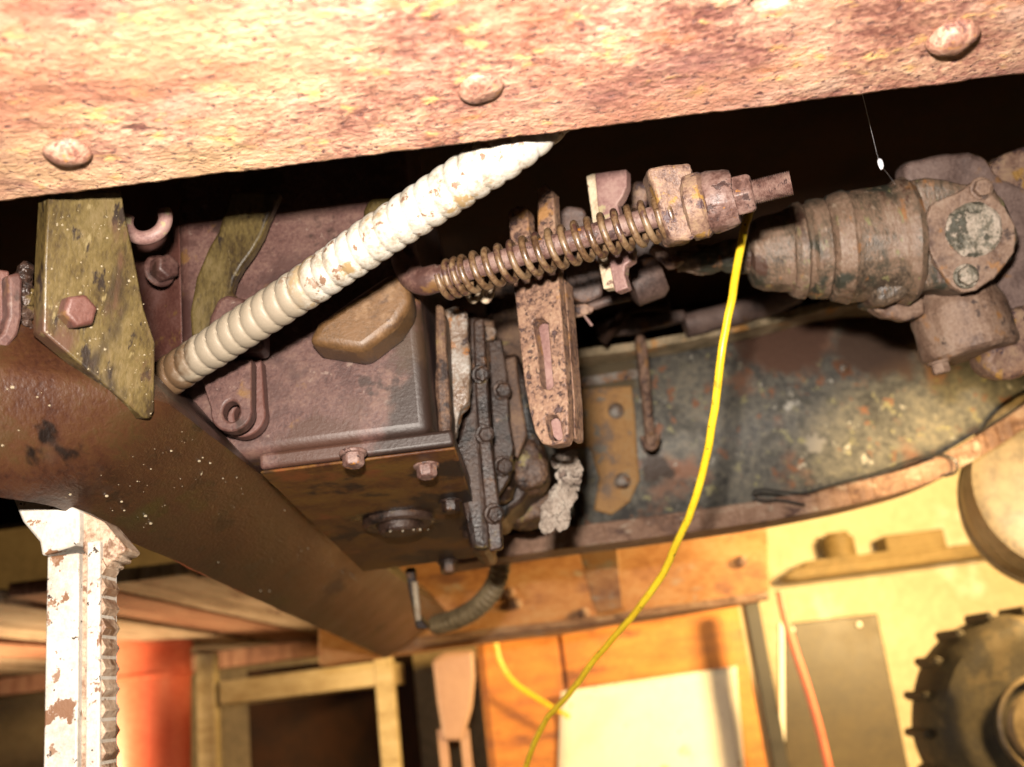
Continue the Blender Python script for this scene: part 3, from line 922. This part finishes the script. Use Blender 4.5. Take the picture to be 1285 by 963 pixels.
# one outline with two slots, cut by boolean-free strips: build outer prism then slots as a curve fill
def outline_with_holes(name, outer, holes, m, parent):
    cu = bpy.data.curves.new(name, 'CURVE')
    cu.dimensions = '2D'
    cu.fill_mode = 'BOTH'
    u = V((0, 0, 1)).cross(ln).normalized()
    v2 = ln.cross(u).normalized()
    for lp in [outer] + holes:
        sp = cu.splines.new('POLY')
        sp.points.add(len(lp) - 1)
        for i, q in enumerate(lp):
            d_ = lq(*q) - l0
            sp.points[i].co = (d_.dot(u), d_.dot(v2), 0, 1)
        sp.use_cyclic_u = True
    cu.extrude = .006
    tmp = bpy.data.objects.new('tmp', cu)
    scene.collection.objects.link(tmp)
    dg = bpy.context.evaluated_depsgraph_get()
    me = bpy.data.meshes.new_from_object(tmp.evaluated_get(dg))
    bpy.data.objects.remove(tmp)
    M3 = Matrix((u, v2, ln)).transposed().to_4x4()
    me.transform(Matrix.Translation(l0 - ln * .006) @ M3)
    mbx = MB()
    mbx.add([v.co.copy() for v in me.vertices], [tuple(p.vertices) for p in me.polygons])
    bpy.data.meshes.remove(me)
    # weld
    o = mbx.build(name, m, parent)
    bm = bmesh.new()
    bm.from_mesh(o.data)
    bmesh.ops.remove_doubles(bm, verts=bm.verts, dist=1e-5)
    bmesh.ops.recalc_face_normals(bm, faces=bm.faces)
    bm.to_mesh(o.data)
    bm.free()
    o.data.set_sharp_from_angle(angle=R(35))
    b_ = o.modifiers.new('bevel', 'BEVEL')
    b_.width = .0012
    b_.segments = 2
    b_.limit_method = 'ANGLE'
    b_.angle_limit = R(40)
    return o


out = [(637, 268), (641, 262), (652, 258), (662, 262), (664, 300), (668, 312), (674, 300), (674, 238), (684, 231), (694, 240), (697, 300), (700, 340), (706, 420), (712, 500),
       (713, 545), (708, 556), (692, 559), (680, 557), (671, 543), (664, 515), (657, 476), (649, 401), (643, 345)]
h1 = [(668, 404), (672, 400), (682, 400), (687, 405), (690, 440), (694, 484), (690, 489), (682, 488), (678, 483), (674, 440)]
h2 = [(683, 524), (688, 520), (697, 521), (702, 527), (706, 549), (702, 553), (693, 553), (688, 549)]
outline_with_holes('lever_plate', out, [h1, h2], 'lever_rust', lv)
ro = [(700, 342), (706, 420), (712, 500), (713, 545)]
mb = MB()
base = [lq(*p) - ln * .0122 for p in ro]
su = V((0, 0, 1)).cross(ln).normalized()
if su.x > 0:
    su = -su
rr = su * .0045
dp = ln * -.016
mb.add(base + [p + rr for p in base] + [p + dp for p in base] + [p + rr + dp for p in base],
       [(0, 1, 5, 4), (1, 2, 6, 5), (2, 3, 7, 6), (8, 12, 13, 9), (9, 13, 14, 10), (10, 14, 15, 11), (4, 5, 13, 12), (5, 6, 14, 13), (6, 7, 15, 14),
        (0, 8, 9, 1), (1, 9, 10, 2), (2, 10, 11, 3), (0, 4, 12, 8), (3, 11, 15, 7)])
mb.build('lever_rib', 'lever_rust', lv, bevel=.001)
MB().prism([lq(a, b) - ln * .0135 for a, b in ((650, 345), (696, 345), (702, 420), (708, 500), (708, 546), (690, 548), (672, 530), (660, 476))], ln * -.003).build('slot_backing', 'pink_rust', lv, bevel=.0005)

# ------------------------------------------------------------------ pale bracket bar behind the rod
bb = thing('bracket_bar', 'pinkish notched bar upright behind the right end of the spring', 'bracket', P(772, 366, .70))
b0 = P(765, 290, .70)
bn = V((-.42, -.9, -.08)).normalized()
bp = [(746, 217), (786, 212), (786, 234), (780, 248), (774, 256), (780, 280), (790, 300), (794, 312), (794, 326), (784, 333), (783, 345), (788, 361), (772, 367), (766, 340), (758, 300), (750, 262)]
MB().prism([onP(a, b, b0, bn) for a, b in bp], bn * -.010).build('bar', 'pink_rust', bb, bevel=.001)
MB().prism([onP(a, b, b0, bn) for a, b in ((735, 221), (746.5, 217), (750.5, 262), (758, 300), (766.5, 340), (770, 361), (757, 363), (750, 325), (742, 270))], bn * -.0095).build('bar_edge', 'cream_edge', bb, bevel=.0008)

# dark linkage clutter behind
dl = thing('linkage_cluster', 'dark brown clamps and links crowded behind the lever', 'linkage', P(770, 400, .86))
MB().prism([P(a, b, .84) for a, b in ((700, 268), (712, 258), (735, 262), (740, 300), (705, 300))], CF * .03).build('block', 'dark_linkage', dl, bevel=.003, rough=(3, .003, .015))
MB().prism([P(a, b, .83) for a, b in ((786, 240), (800, 226), (815, 232), (812, 262), (790, 262))], CF * .03).build('block', 'collar_rust', dl, bevel=.003, rough=(3, .003, .015))
MB().prism([P(a, b, .83) for a, b in ((708, 326), (745, 320), (757, 340), (757, 372), (735, 382), (712, 376))], CF * .03).build('clamp', 'dark_linkage', dl, bevel=.003, rough=(3, .003, .015))
MB().lathe(P(786, 362, .84), (P(834, 340, .84) - P(786, 362, .84)), [(0, .010), (.004, .019), (.026, .020), (.031, .017)], 24).jitter(.001, 80).build('drum', 'dark_linkage', dl)
MB().tube(smooth_path([P(700, 392, .85), P(730, 388, .85), P(762, 378, .85), P(790, 372, .85)], 6), .0042, 10).build('link', 'dark_linkage', dl)
MB().tube([P(733, 396, .82), P(743, 409, .82)], .0013, 8).build('split_pin', 'pink_rust', dl)
MB().prism([P(a, b, .83) for a, b in ((714, 384), (735, 381), (746, 386), (744, 392), (728, 398), (715, 400))], CF * .01).build('tab', 'lever_rust', dl, bevel=.001)
MB().tube(smooth_path([P(818, 310, .80), P(828, 318, .80), P(840, 330, .80), P(852, 328, .81)], 6), .005, 10).jitter(.002, 150).build('link', 'collar_rust', dl)
MB().tube(smooth_path([P(756, 430, 1.2), P(790, 390, 1.2), P(840, 385, 1.2)], 6), .006, 10).build('link', 'shade_brown', dl)
MB().tube(smooth_path([P(860, 408, 1.30), P(910, 396, 1.30), P(960, 382, 1.30), P(1000, 366, 1.30)], 6), .016, 14).jitter(.003, 40).build('link', 'dark_hanger', dl)
MB().prism([P(a, b, 1.28) for a, b in ((750, 405), (800, 398), (860, 388), (862, 402), (800, 418), (752, 424))], CF * .03).build('block', 'dark_linkage', dl, bevel=.004, rough=(3, .006, .02))
MB().prism([P(a, b, 1.05) for a, b in ((700, 300), (735, 296), (790, 300), (835, 296), (838, 318), (780, 326), (700, 330))], CF * .04).build('block', 'dark_linkage', dl, bevel=.004, rough=(3, .006, .02))
mb = MB()
for dx_ in (0, 26):
    mb.tube(smooth_path([P(590 + dx_ * .6, 362, .72), P(588 + dx_ * .6, 372, .72), P(594 + dx_ * .6, 378, .72), P(600 + dx_ * .6, 372, .72), P(603 + dx_ * .6, 360, .72)], 5), .0022, 8)
mb.build('spring_hook', 'cream_edge', dl)

# ------------------------------------------------------------------ driveshaft and universal joint
DS = .83
dr = thing('driveshaft', 'mottled rusty driveshaft ending in a universal joint with bearing cap', 'driveshaft', P(1080, 380, DS))
s0, s1 = P(862, 328, .84), P(1132, 304, .82)
sa = (s1 - s0).normalized()
SL = (s1 - s0).length


def al(px):
    return (px - 862) / (1132 - 862) * SL


def pr(r):
    return r * DS / F


MB().lathe(s0, sa, [(al(850), pr(14)), (al(866), pr(16)), (al(880), pr(20)), (al(905), pr(18)), (al(925), pr(22)), (al(948), pr(24))], 28).jitter(.003, 60, 4).build(
    'spline_end', 'shaft_mottled', dr, rough=(3, .006, .012))
MB().lathe(s0, sa, [(al(940), pr(30)), (al(944), pr(40)), (al(956), pr(46)), (al(985), pr(51)), (al(992), pr(54))], 40).jitter(.0012, 70, 5).build(
    'sleeve', 'shaft_mottled', dr, rough=(2, .003, .015))
pf = [(al(990), pr(50))]
for (xa, ra) in ((992, 56), (999, 60), (1006, 61), (1010, 57), (1014, 57), (1018, 62), (1028, 63), (1034, 63), (1038, 58), (1043, 58)):
    pf.append((al(xa), pr(ra)))
MB().lathe(s0, sa, pf, 48).jitter(.0008, 70, 6).build('dust_rings', 'shaft_mottled', dr, rough=(2, .002, .012))
MB().lathe(s0, sa, [(al(1038), pr(60)), (al(1042), pr(66)), (al(1056), pr(70)), (al(1060), pr(71)), (al(1064), pr(69)), (al(1100), pr(70)), (al(1118), pr(72)), (al(1124), pr(76)), (al(1134), pr(79)), (al(1142), pr(74))], 48).jitter(
    .0008, 70, 7).build('slip_tube', 'shaft_mottled', dr, rough=(2, .002, .012))
yk0 = P(1190, 295, .79)
yn = V((-.10, -.95, -.28)).normalized()


def yq(a, b, o=0.0):
    return onP(a, b, yk0 + yn * o, yn)


yoke = MB().prism([yq(a, b) for a, b in ((1108, 300), (1112, 262), (1124, 240), (1140, 224), (1168, 222), (1212, 228), (1240, 226), (1264, 250), (1282, 290), (1274, 325), (1250, 350), (1222, 368),
                                         (1180, 362), (1146, 366), (1132, 376), (1112, 384), (1094, 384), (1100, 350))], yn * -.06).build('yoke', 'shaft_mottled', dr, bevel=.010, seg=4, rough=(3, .005, .02))
capts = [(1161, 290), (1162, 275), (1168, 258), (1180, 250), (1200, 243), (1213, 234), (1221, 227), (1232, 224), (1243, 232), (1247, 245), (1262, 260), (1274, 282), (1276, 301), (1273, 316), (1264, 330),
         (1247, 349), (1227, 364), (1210, 367), (1196, 361), (1184, 346), (1172, 328), (1164, 308)]
cap = MB().prism([yq(a, b, .007) for a, b in capts], yn * -.008).build('bearing_cap', 'yoke_dust', dr, bevel=.0018, seg=3, rough=(3, .0025, .012))
MB().lathe(yq(1221, 289, .0065), yn, [(0, .0215), (.0025, .0215), (.004, .0195), (.0045, .012), (.0045, .001)], 36).jitter(.0006, 120).build('cap_disc', 'bearing_cap', cap, rough=(2, .003, .008))
MB().hexhead(yq(1231, 237, .007), yn, .0074, .007, True, .1).build('bolt', 'yoke_dust', cap, bevel=.001)
MB().hexhead(yq(1212, 347, .007), yn, .0080, .008, True, .4).build('bolt', 'bearing_cap', cap, bevel=.001)
MB().prism([P(a, b, .86) for a, b in ((1136, 240), (1136, 206), (1146, 200), (1191, 192), (1219, 190), (1239, 198), (1256, 222), (1300, 240), (1300, 400), (1150, 400))], CF * .03).jitter(.001, 60).build(
    'flange_yoke', 'dark_hanger', dr, bevel=.006, seg=3, rough=(3, .004, .02))
MB().prism([P(a, b, .885) for a, b in ((1240, 240), (1244, 206), (1262, 193), (1310, 176), (1320, 300), (1250, 300))], CF * .03).build('flange', 'collar_rust', dr, bevel=.006, seg=3, rough=(3, .004, .02))
# lower trunnion
tn = V((.10, .10, -1)).normalized()
tc = P(1196, 372, .86)
MB().lathe(tc, tn, [(-.03, .030), (.0, .034), (.012, .039), (.018, .0395), (.046, .0395), (.050, .0385), (.053, .035), (.054, .03), (.0545, .002)], 44).jitter(.0009, 60).build('trunnion', 'yoke_dust', dr, angle=30, rough=(2, .003, .014))
tb = MB()
tb.hexhead(P(1178, 455, .835), tn, .0078, .010, True, .2)
tb.build('bolt', 'yoke_dust', dr, bevel=.001)
MB().prism([P(a, b, .84) for a, b in ((1230, 400), (1300, 380), (1310, 460), (1285, 472), (1262, 479), (1243, 470), (1234, 452), (1246, 430))], CF * .035).jitter(.001, 60).build(
    'lug', 'collar_rust', dr, bevel=.007, seg=3, rough=(3, .004, .02))
MB().prism([P(a, b, .83) for a, b in ((1092, 384), (1110, 378), (1160, 372), (1162, 396), (1140, 403), (1112, 398))], CF * .02).jitter(.001, 60).build('strap', 'yoke_dust', dr, bevel=.004, seg=3, rough=(3, .003, .015))

# ------------------------------------------------------------------ far chassis rail
YF = 1.3
fr_ = thing('chassis_rail', 'dark green mottled far chassis rail with rusty bottom flange', 'chassis rail', onY(900, 660, YF))
bot = [(560, 684), (640, 671), (720, 660), (800, 650), (880, 639), (960, 627), (1040, 612), (1100, 598), (1160, 580), (1220, 550), (1285, 508), (1380, 430)]
top = [(560, 462), (640, 452), (725, 438), (800, 428), (900, 410), (960, 397), (1040, 377), (1100, 372), (1160, 378), (1220, 390), (1285, 402), (1380, 400)]
YL = 1.222
bp_ = smooth_path([onY(a, b, YL) for a, b in bot], 6)
tp_ = smooth_path([onY(a, b, YL + .03) for a, b in top], 6)
mb = MB()
n = len(bp_)
for p, q in zip(bp_, tp_):
    mb.v += [V((p.x, YF, p.z + .002)), V((q.x, YF, q.z))]
    for k in range(1):
        pass
for i in range(n - 1):
    mb.f.append((2 * i, 2 * i + 2, 2 * i + 3, 2 * i + 1))
wb = mb.build('web', 'far_green', fr_)
sd = wb.modifiers.new('thick', 'SOLIDIFY')
sd.thickness = .008


def flange(path, y0, y1, th, name, m):
    mb = MB()
    n = len(path)
    for i, p in enumerate(path):
        j = noise.noise(V((p.x * 60, 0, 0))) * .003 + noise.noise(V((p.x * 200, 4, 0))) * .0015
        mb.v += [V((p.x, y0 + j, p.z - th)), V((p.x, y1, p.z - th)), V((p.x, y1, p.z)), V((p.x, y0 + j, p.z))]
    for i in range(n - 1):
        for k in range(4):
            k2 = (k + 1) % 4
            mb.f.append((4 * i + k, 4 * i + k2, 4 * i + 4 + k2, 4 * i + 4 + k))
    mb.f += [(0, 1, 2, 3), tuple(4 * (n - 1) + k for k in range(4))]
    return mb.build(name, m, fr_, bevel=.002)


def dense(path, k=8):
    out_ = []
    for a, b in zip(path, path[1:]):
        out_ += [a.lerp(b, i / k) for i in range(k)]
    return out_ + [path[-1]]


flange(dense(bp_), YL, YF - .0005, .026, 'flange', 'far_flange')
flange(dense(tp_), YL + .03, YF - .0005, .012, 'flange', 'far_lip')
MB().prism([onY(a, b, YF - .009) for a, b in ((700, 492), (735, 487), (793, 484), (797, 520), (800, 570), (803, 602), (790, 630), (768, 646), (745, 640), (752, 600), (740, 560), (700, 565))], (0, .006, 0)).build(
    'rust_strap', 'orange_strip', fr_, bevel=.002)
for (a, b) in ((773, 516), (781, 604), (1058, 463)):
    MB().dome(onY(a, b, YF - (.0095 if a < 900 else .003)), V((0, -1, -.1)), .011 if a < 900 else .006, .005).build('rivet', 'grey_flange', fr_)
MB().prism([onY(a, b, YF - .004) for a, b in ((700, 478), (805, 462), (806, 474), (702, 490))], (0, .003, 0)).build('seam_strip', 'grey_flange', fr_, bevel=.001)
# hanging bar
MB().prism([onY(a, b, 1.185) for a, b in ((798, 424), (802, 418), (809, 420), (813, 440), (819, 520), (823, 548), (825, 556), (818, 562), (811, 556), (808, 520))], (0, .018, 0)).build('hanging_bar', 'lever_rust', fr_, bevel=.003, rough=(3, .004, .015))
MB().tube(smooth_path([onY(806, 548, 1.178), onY(808, 556, 1.178), onY(814, 562, 1.178), onY(822, 560, 1.178), onY(826, 545, 1.178)], 5), .0035, 8).build('bar_hook', 'lever_rust', fr_)
# thin wire loop hooked on the flange
tag(MB().tube(smooth_path([onY(a, b, 1.200) for a, b in ((1010, 634), (980, 628), (958, 629), (945, 624), (948, 616), (962, 615), (985, 618), (1010, 619), (1050, 608), (1100, 594), (1150, 576), (1180, 571), (1198, 578), (1200, 592), (1186, 598))], 8), .0016, 8)
    .build('wire_loop', 'black_wire'), 'thin dark wire loop lying along the far rail flange', 'wire')

# ------------------------------------------------------------------ timber sill, tab, small hose
sl = thing('timber_sill', 'orange brown timber sill with hanging metal tab under the far rail', 'sill', onY(750, 780, 2.2))
MB().prism(pxpoly([(400, 835), (520, 818), (700, 795), (965, 752), (965, 640), (640, 684), (520, 700), (400, 716)], 2.2), (0, .10, 0)).build('beam', 'sill_wood', sl, bevel=.004, rough=(2, .006, .06))
MB().prism(pxpoly([(520, 812), (965, 753), (965, 742), (700, 779), (520, 800)], 2.185), (0, .014, 0)).build('batten', 'far_flange', sl, bevel=.003)
MB().prism(pxpoly([(727, 690), (775, 684), (778, 725), (783, 764), (750, 770), (742, 752)], 1.95), (0, .012, 0)).build('tab', 'sill_wood', sl, bevel=.002)
for (a, b) in ((640, 744), (648, 757), (930, 705), (733, 770)):
    MB().dome(onY(a, b, 2.199), V((0, -1, -.2)), .013, .01).build('bolt_head', 'far_flange', sl)
hp = smooth_path([P(628, 690, 1.30), P(626, 720, 1.30), P(615, 745, 1.31), P(595, 765, 1.33), P(570, 778, 1.36), P(548, 784, 1.40)], 30)
tag(MB().tube(hp, .0125, 20, True, 1.0, lambda i, th_: .0118 + .0022 * abs(math.sin(i * .42 + th_ * .5))).build('small_ribbed_hose', 'drum_brown', angle=80),
    'short curved ribbed hose hanging below the gearbox', 'hose')
bt = thing('hanging_bolt_bracket', 'small dark bracket with bolt hanging below the bottom cover', 'bracket', P(528, 780, 1.2))
MB().prism([P(a, b, 1.15) for a, b in ((508, 716), (520, 716), (526, 775), (540, 790), (522, 790))], CF * .02).build('plate', 'oily_casting', bt, bevel=.002)
MB().tube([P(520, 730, 1.13), P(525, 778, 1.13)], .0035, 10).build('bolt', 'cream_edge', bt)

# ------------------------------------------------------------------ white axle stand
ks = thing('axle_stand', 'chipped white axle stand with ratchet teeth at the left', 'axle stand', (onY(95, 900, .5).x, .51, 0))
YS = .522
DT = .022
xa, xb, xc, xd = onY(57, 800, YS).x, onY(98, 800, YS).x, onY(109, 800, YS).x, onY(131, 800, YS).x
ztop = onY(95, 694, YS).z
MB().box((xa, YS, .18), (xb, YS + DT, ztop)).build('post', 'stand_white', ks, bevel=.001)
MB().box((xb - .0005, YS + .005, .18), (xc + .0005, YS + DT, ztop)).build('post_core', 'stand_rusty', ks)
MB().box((xc, YS - .001, .18), (xd - .002, YS + DT - .001, ztop + .005)).build('ratchet_bar', 'stand_white', ks, bevel=.0008)
zt = ztop - .004
while zt > .40:
    MB().prism([(xd - .0022, YS + .001, zt), (xd + .0004, YS + .001, zt - .0055), (xd - .0022, YS + .001, zt - .0095)], (0, .018, 0)).build('ratchet_tooth', 'stand_rusty', ks, bevel=.0005)
    zt -= .0103
MB().prism(pxpoly([(14, 622), (58, 622), (99, 640), (99, 672), (98, 683), (52, 698), (49, 680), (28, 655)], YS - .003), (0, .026, 0)).build('saddle', 'stand_white', ks, bevel=.0015)
MB().prism(pxpoly([(99.5, 640), (130, 655), (159, 689), (153, 695), (147, 696), (146, 703), (138, 704), (136, 711), (128, 712), (112, 700), (104, 692)], YS + .003), (0, .02, 0)).build('saddle_flank', 'stand_rusty', ks, bevel=.001)
sx = (xa + xd) / 2
for (dx, dy) in ((-1, -1), (1, -1), (1, 1), (-1, 1)):
    MB().tube([(sx + dx * .02, YS + .012 + dy * .015, .25), (sx + dx * .09, YS + .012 + dy * .09, .0)], .009, 6).build('leg', 'stand_white', ks)
MB().box((sx - .03, YS - .012, .16), (sx + .03, YS + .036, .28)).build('sleeve', 'stand_white', ks, bevel=.004)

# ------------------------------------------------------------------ planked truck bed at the left, behind
pk = thing('plank_deck', 'weathered truck bed planks seen from below at the left', 'deck', (-1.0, 2.6, Zc + .25))
xs = -2.3
i = 0
while xs < -.42:
    wd_ = rnd.uniform(.13, .19)
    zj = rnd.uniform(-.006, .01)
    MB().box((xs, 1.72, Zc + .25 + zj), (xs + wd_ - .010, 4.0, Zc + .275 + zj)).build('plank', 'plank_red' if i % 3 == 2 else 'plank_grey', pk, bevel=.003)
    xs += wd_
    i += 1
MB().box((-2.3, 3.5, Zc + .19), (-.42, 3.57, Zc + .2475)).build('cross_bearer', 'plank_red', pk, bevel=.004)

# ------------------------------------------------------------------ things in the garage
# red bin
bc = onY(181, 796, 2.9)
rb = thing('red_bin', 'tall red plastic bin behind the axle stand', 'bin', (bc.x, 2.9, 0))
mb = MB()
mb.lathe((bc.x, 2.9, 0), V((0, 0, 1)), [(0, .105), (.02, .11), (bc.z - .05, .127), (bc.z - .05, .131), (bc.z - .012, .132), (bc.z, .129), (bc.z - .003, .120), (.1, .10), (.1, .002)], 40)
mb.build('body', 'red_plastic', rb, angle=30)
MB().lathe((bc.x, 2.9, bc.z - .13), V((0, 0, 1)), [(0, .1255), (.004, .130), (.012, .130), (.016, .1255)], 40).build('rim_band', 'red_plastic', rb)

# pale wood shelf unit in the centre left
YB = 3.15
ws = thing('wooden_shelf', 'pale wood shelf frame behind the crossmember', 'shelf', (onY(380, 960, YB).x, YB, 0))
q0, q1 = onY(262, 860, YB), onY(497, 850, YB)
for px_ in (258, 484):
    x_ = onY(px_, 880, YB).x
    MB().box((x_ - .028, YB, 0), (x_ + .028, YB + .05, onY(px_, 820, YB).z)).build('post', 'pale_wood', ws, bevel=.003)
for (pa, pb_) in ((842, 872),):
    z1_, z0_ = onY(380, pa, YB).z, onY(380, pb_, YB).z
    MB().box((q0.x + .03, YB + .003, z0_), (q1.x - .03, YB + .4, z1_)).build('board', 'pale_wood', ws, bevel=.003)
MB().box((q0.x, YB + .41, 0), (q1.x, YB + .43, onY(380, 825, YB).z)).build('back', 'shade_brown', ws)
# pale pink chair back
ch = thing('plastic_seat', 'pinkish plastic seat back beside the orange cupboard', 'chair', (onY(565, 960, 2.85).x, 2.85, 0))
MB().prism(pxpoly([(542, 830), (556, 818), (594, 816), (596, 850), (592, 890), (580, 930), (556, 930), (548, 880)], 2.85), (0, .025, 0)).build('seat_back', 'pink_plastic', ch, bevel=.01, seg=3)
for px_ in (556, 584):
    x_ = onY(px_, 930, 2.87).x
    MB().box((x_ - .012, 2.86, 0), (x_ + .012, 2.884, onY(px_, 915, 2.87).z)).build('leg', 'pink_plastic', ch)

# orange cupboard with a white sheet
YC = 3.2
oc = thing('orange_cupboard', 'orange varnished wooden cupboard at the back', 'cupboard', (onY(780, 960, YC).x, YC, 0))
x0c, x1c = onY(605, 880, YC).x, onY(948, 880, YC).x
zc = onY(780, 772, YC).z
MB().box((x0c, YC, 0), (x1c, YC + .5, zc)).build('carcass', 'orange_wood', oc, bevel=.004)
xm = onY(712, 880, YC).x
xm2 = onY(928, 880, YC).x
MB().box((x0c + .02, YC - .018, .05), (xm - .006, YC - .0005, zc - .03)).build('door', 'orange_wood', oc, bevel=.004)
MB().box((xm + .006, YC - .018, .05), (xm2, YC - .0005, zc - .03)).build('door', 'orange_wood', oc, bevel=.004)
mb = MB()
c4 = [onY(a, b, YC - .03) for a, b in ((704, 868), (924, 836), (938, 1010), (698, 1040))]
nn = 14
for jj in range(nn + 1):
    for ii in range(nn + 1):
        u_, w_ = ii / nn, jj / nn
        q = c4[0].lerp(c4[1], u_).lerp(c4[3].lerp(c4[2], u_), w_)
        q.y += .006 * noise.noise(V((u_ * 3, w_ * 3, 5))) - .03 * max(0, (1 - u_) * (1 - w_) - .75) * 4 - .004 * max(0, u_ * (1 - w_) - .8) * 5
        mb.v.append(q)
for jj in range(nn):
    for ii in range(nn):
        a_ = jj * (nn + 1) + ii
        mb.f.append((a_, a_ + 1, a_ + nn + 2, a_ + nn + 1))
sh = mb.build('white_sheet', 'paper_white')
sm_ = sh.modifiers.new('thick', 'SOLIDIFY')
sm_.thickness = .002
tag(sh, 'white sheet pinned to the front of the orange cupboard', 'paper')
tag(MB().tube(smooth_path([onY(a, b, 3.1) for a, b in ((606, 780), (620, 800), (628, 830), (645, 856), (680, 880), (715, 900))], 8), .0065, 8).build('thin_cable', 'yellow_plastic'),
    'thin yellow cable drooping in front of the orange cupboard', 'cable')
# black pole, dark board, red hose
xp = onY(962, 860, 3.0)
pp = thing('dark_post', 'narrow dark post between cupboard and board', 'post', (xp.x, 3.0, 0))
MB().box((xp.x - .022, 3.0, 0), (xp.x + .022, 3.05, onY(955, 750, 3.0).z)).build('shaft', 'black_pole', pp, bevel=.004)
MB().box((xp.x - .04, 2.99, 0), (xp.x + .04, 3.06, .02)).build('foot', 'black_pole', pp, bevel=.004)
db = thing('leaning_board', 'olive brown board leaning on the cream wall', 'board', (onY(1060, 960, 3.3).x, 3.3, 0))
YD = 3.3
pts = pxpoly([(984, 783), (1101, 770), (1150, 1010), (986, 1030)], YD)
MB().prism(pts, (0, .02, 0)).build('panel', 'dark_board', db, bevel=.004)
MB().prism(pxpoly([(978, 782), (984, 781), (986, 1030), (980, 1030)], YD - .003), (0, .025, 0)).build('edge_trim', 'paper_white', db)
for (a, b) in ((1078, 784), (962 + 32, 790)):
    MB().dome(onY(a, b, YD - .001), V((0, -1, 0)), .008, .006).build('screw', 'paper_white', db)
tag(MB().tube(smooth_path([onY(a, b, 2.6) for a, b in ((978, 742), (985, 775), (997, 815), (1012, 860), (1028, 915), (1042, 975), (1060, 1060))], 8), .010, 10).build('red_hose', 'red_rubber'),
    'red rubber hose hanging in front of the dark board', 'hose')
# shelf ledge on the cream wall with jars
lg = thing('wall_ledge', 'brown ledge fixed along the cream wall', 'ledge', onY(1120, 700, 3.9))
MB().prism(pxpoly([(985, 724), (1000, 712), (1290, 672), (1290, 690), (1000, 728)], 3.85), (0, .15, 0)).build('board', 'shelf_brown', lg, bevel=.006)
MB().prism(pxpoly([(1008, 712), (1012, 704), (1180, 683), (1180, 690)], 3.84), (0, .15, 0)).build('moulding', 'shelf_brown', lg, bevel=.004)
for i_, (a0, a1, b0_, b1_, lab) in enumerate(((1040, 1082, 668, 703, 'squat brown tin on the wall ledge'), (1114, 1190, 672, 697, 'low wide brown box on the wall ledge'))):
    l_, r__ = onY(a0, b1_, 3.87), onY(a1, b1_ - 5, 3.87)
    zt_ = onY(a0, b0_, 3.87).z
    m_ = MB()
    if i_ == 0:
        m_.lathe(((l_.x + r__.x) / 2, 3.92, l_.z - .002), V((0, 0, 1)), [(0, .055), (.01, .06), (zt_ - l_.z - .02, .06), (zt_ - l_.z - .015, .045), (zt_ - l_.z, .045)], 24)
        tag(m_.build('tin', 'shelf_brown'), lab, 'tin')
    else:
        m_.box((l_.x, 3.86, l_.z), (r__.x, 3.98, zt_))
        tag(m_.build('box', 'shelf_brown', bevel=.008), lab, 'box')

# lugged wheel at bottom right
YT = 2.05
tcn = onY(1290, 910, YT)
tr = (onY(1290, 910, YT) - onY(1152, 890, YT)).length
wh = thing('lugged_wheel', 'dark lugged tyre at the lower right corner', 'wheel', (tcn.x, YT, tcn.z - tr * 1.05))
MB().lathe(tcn + V((0, -.07, 0)), V((0, 1, 0)), [(-.005, tr * .42), (0, tr * .55), (-.012, tr * .72), (-.004, tr * .88), (.02, tr * .97), (.05, tr), (.11, tr), (.14, tr * .95), (.16, tr * .7), (.16, tr * .1)], 64).jitter(.004, 14).build(
    'tyre', 'tyre_rubber', wh, angle=40)
MB().lathe(tcn + V((0, -.08, 0)), V((0, 1, 0)), [(0, tr * .1), (.0, tr * .30), (.012, tr * .38), (-.008, tr * .42), (-.006, tr * .45), (.03, tr * .45)], 48).build('rim', 'drum_brown', wh, angle=30)
for k in range(19):
    an = 2 * math.pi * k / 19 + .12
    rd = V((math.cos(an), 0, math.sin(an)))
    tg_ = V((-math.sin(an), 0, math.cos(an)))
    c = tcn + rd * tr * .985 + V((0, -.055, 0))
    s_ = .010
    MB().prism([c + tg_ * s_, c - tg_ * s_, c - tg_ * s_ * .6 + rd * .016, c + tg_ * s_ * .6 + rd * .016], (0, .11, 0)).build('lug', 'tyre_rubber', wh, bevel=.004)
# brown drum at right edge
dc = P(1342, 610, 1.30)
bdm = thing('brown_drum', 'brown cylindrical drum at the right edge under the far rail', 'drum', dc)
MB().lathe(dc, V((.35, 1, .0)), [(-.08, .0), (-.08, .105), (-.075, .120), (-.02, .127), (-.01, .129), (-.004, .129), (0, .127), (.10, .127), (.105, .13), (.115, .13), (.2, .125)], 56).build('shell', 'drum_brown', bdm, angle=30)

# ------------------------------------------------------------------ yellow wire in front
yw = smooth_path([P(950, 235, .80), P(941, 262, .77), P(933, 290, .745), P(925, 340, .735), P(912, 400, .73), P(903, 460, .73), P(895, 535, .74), P(880, 600, .76), P(858, 660, .79), P(833, 716, .83), P(800, 766, .87), P(760, 813, .92),
                  P(715, 868, .98), P(680, 915, 1.03), P(650, 990, 1.08)], 10)
tag(MB().tube([p + noise.noise_vector(p * 22) * .0022 + noise.noise_vector(p * 60) * .0005 for p in yw], .0031, 14).build('yellow_wire', 'yellow_plastic', angle=80), 'bright yellow insulated wire dangling below the threaded rod end', 'wire')

# cobweb strand under the near rail
cw = thing('cobweb_strand', 'fine cobweb thread with a white speck beside the universal joint', 'cobweb', P(1112, 220, .7))
MB().tube(smooth_path([P(1082, 118, .60), P(1090, 150, .62), P(1096, 175, .64), P(1104, 205, .68), P(1112, 216, .71), P(1124, 232, .76)], 6), .00010, 5).build('thread', 'web_silk', cw)
MB().blob(P(1105, 206, .68), .0022, 8, 6, V((.8, .8, 2.0))).jitter(.0006, 500).build('speck', 'web_silk', cw)
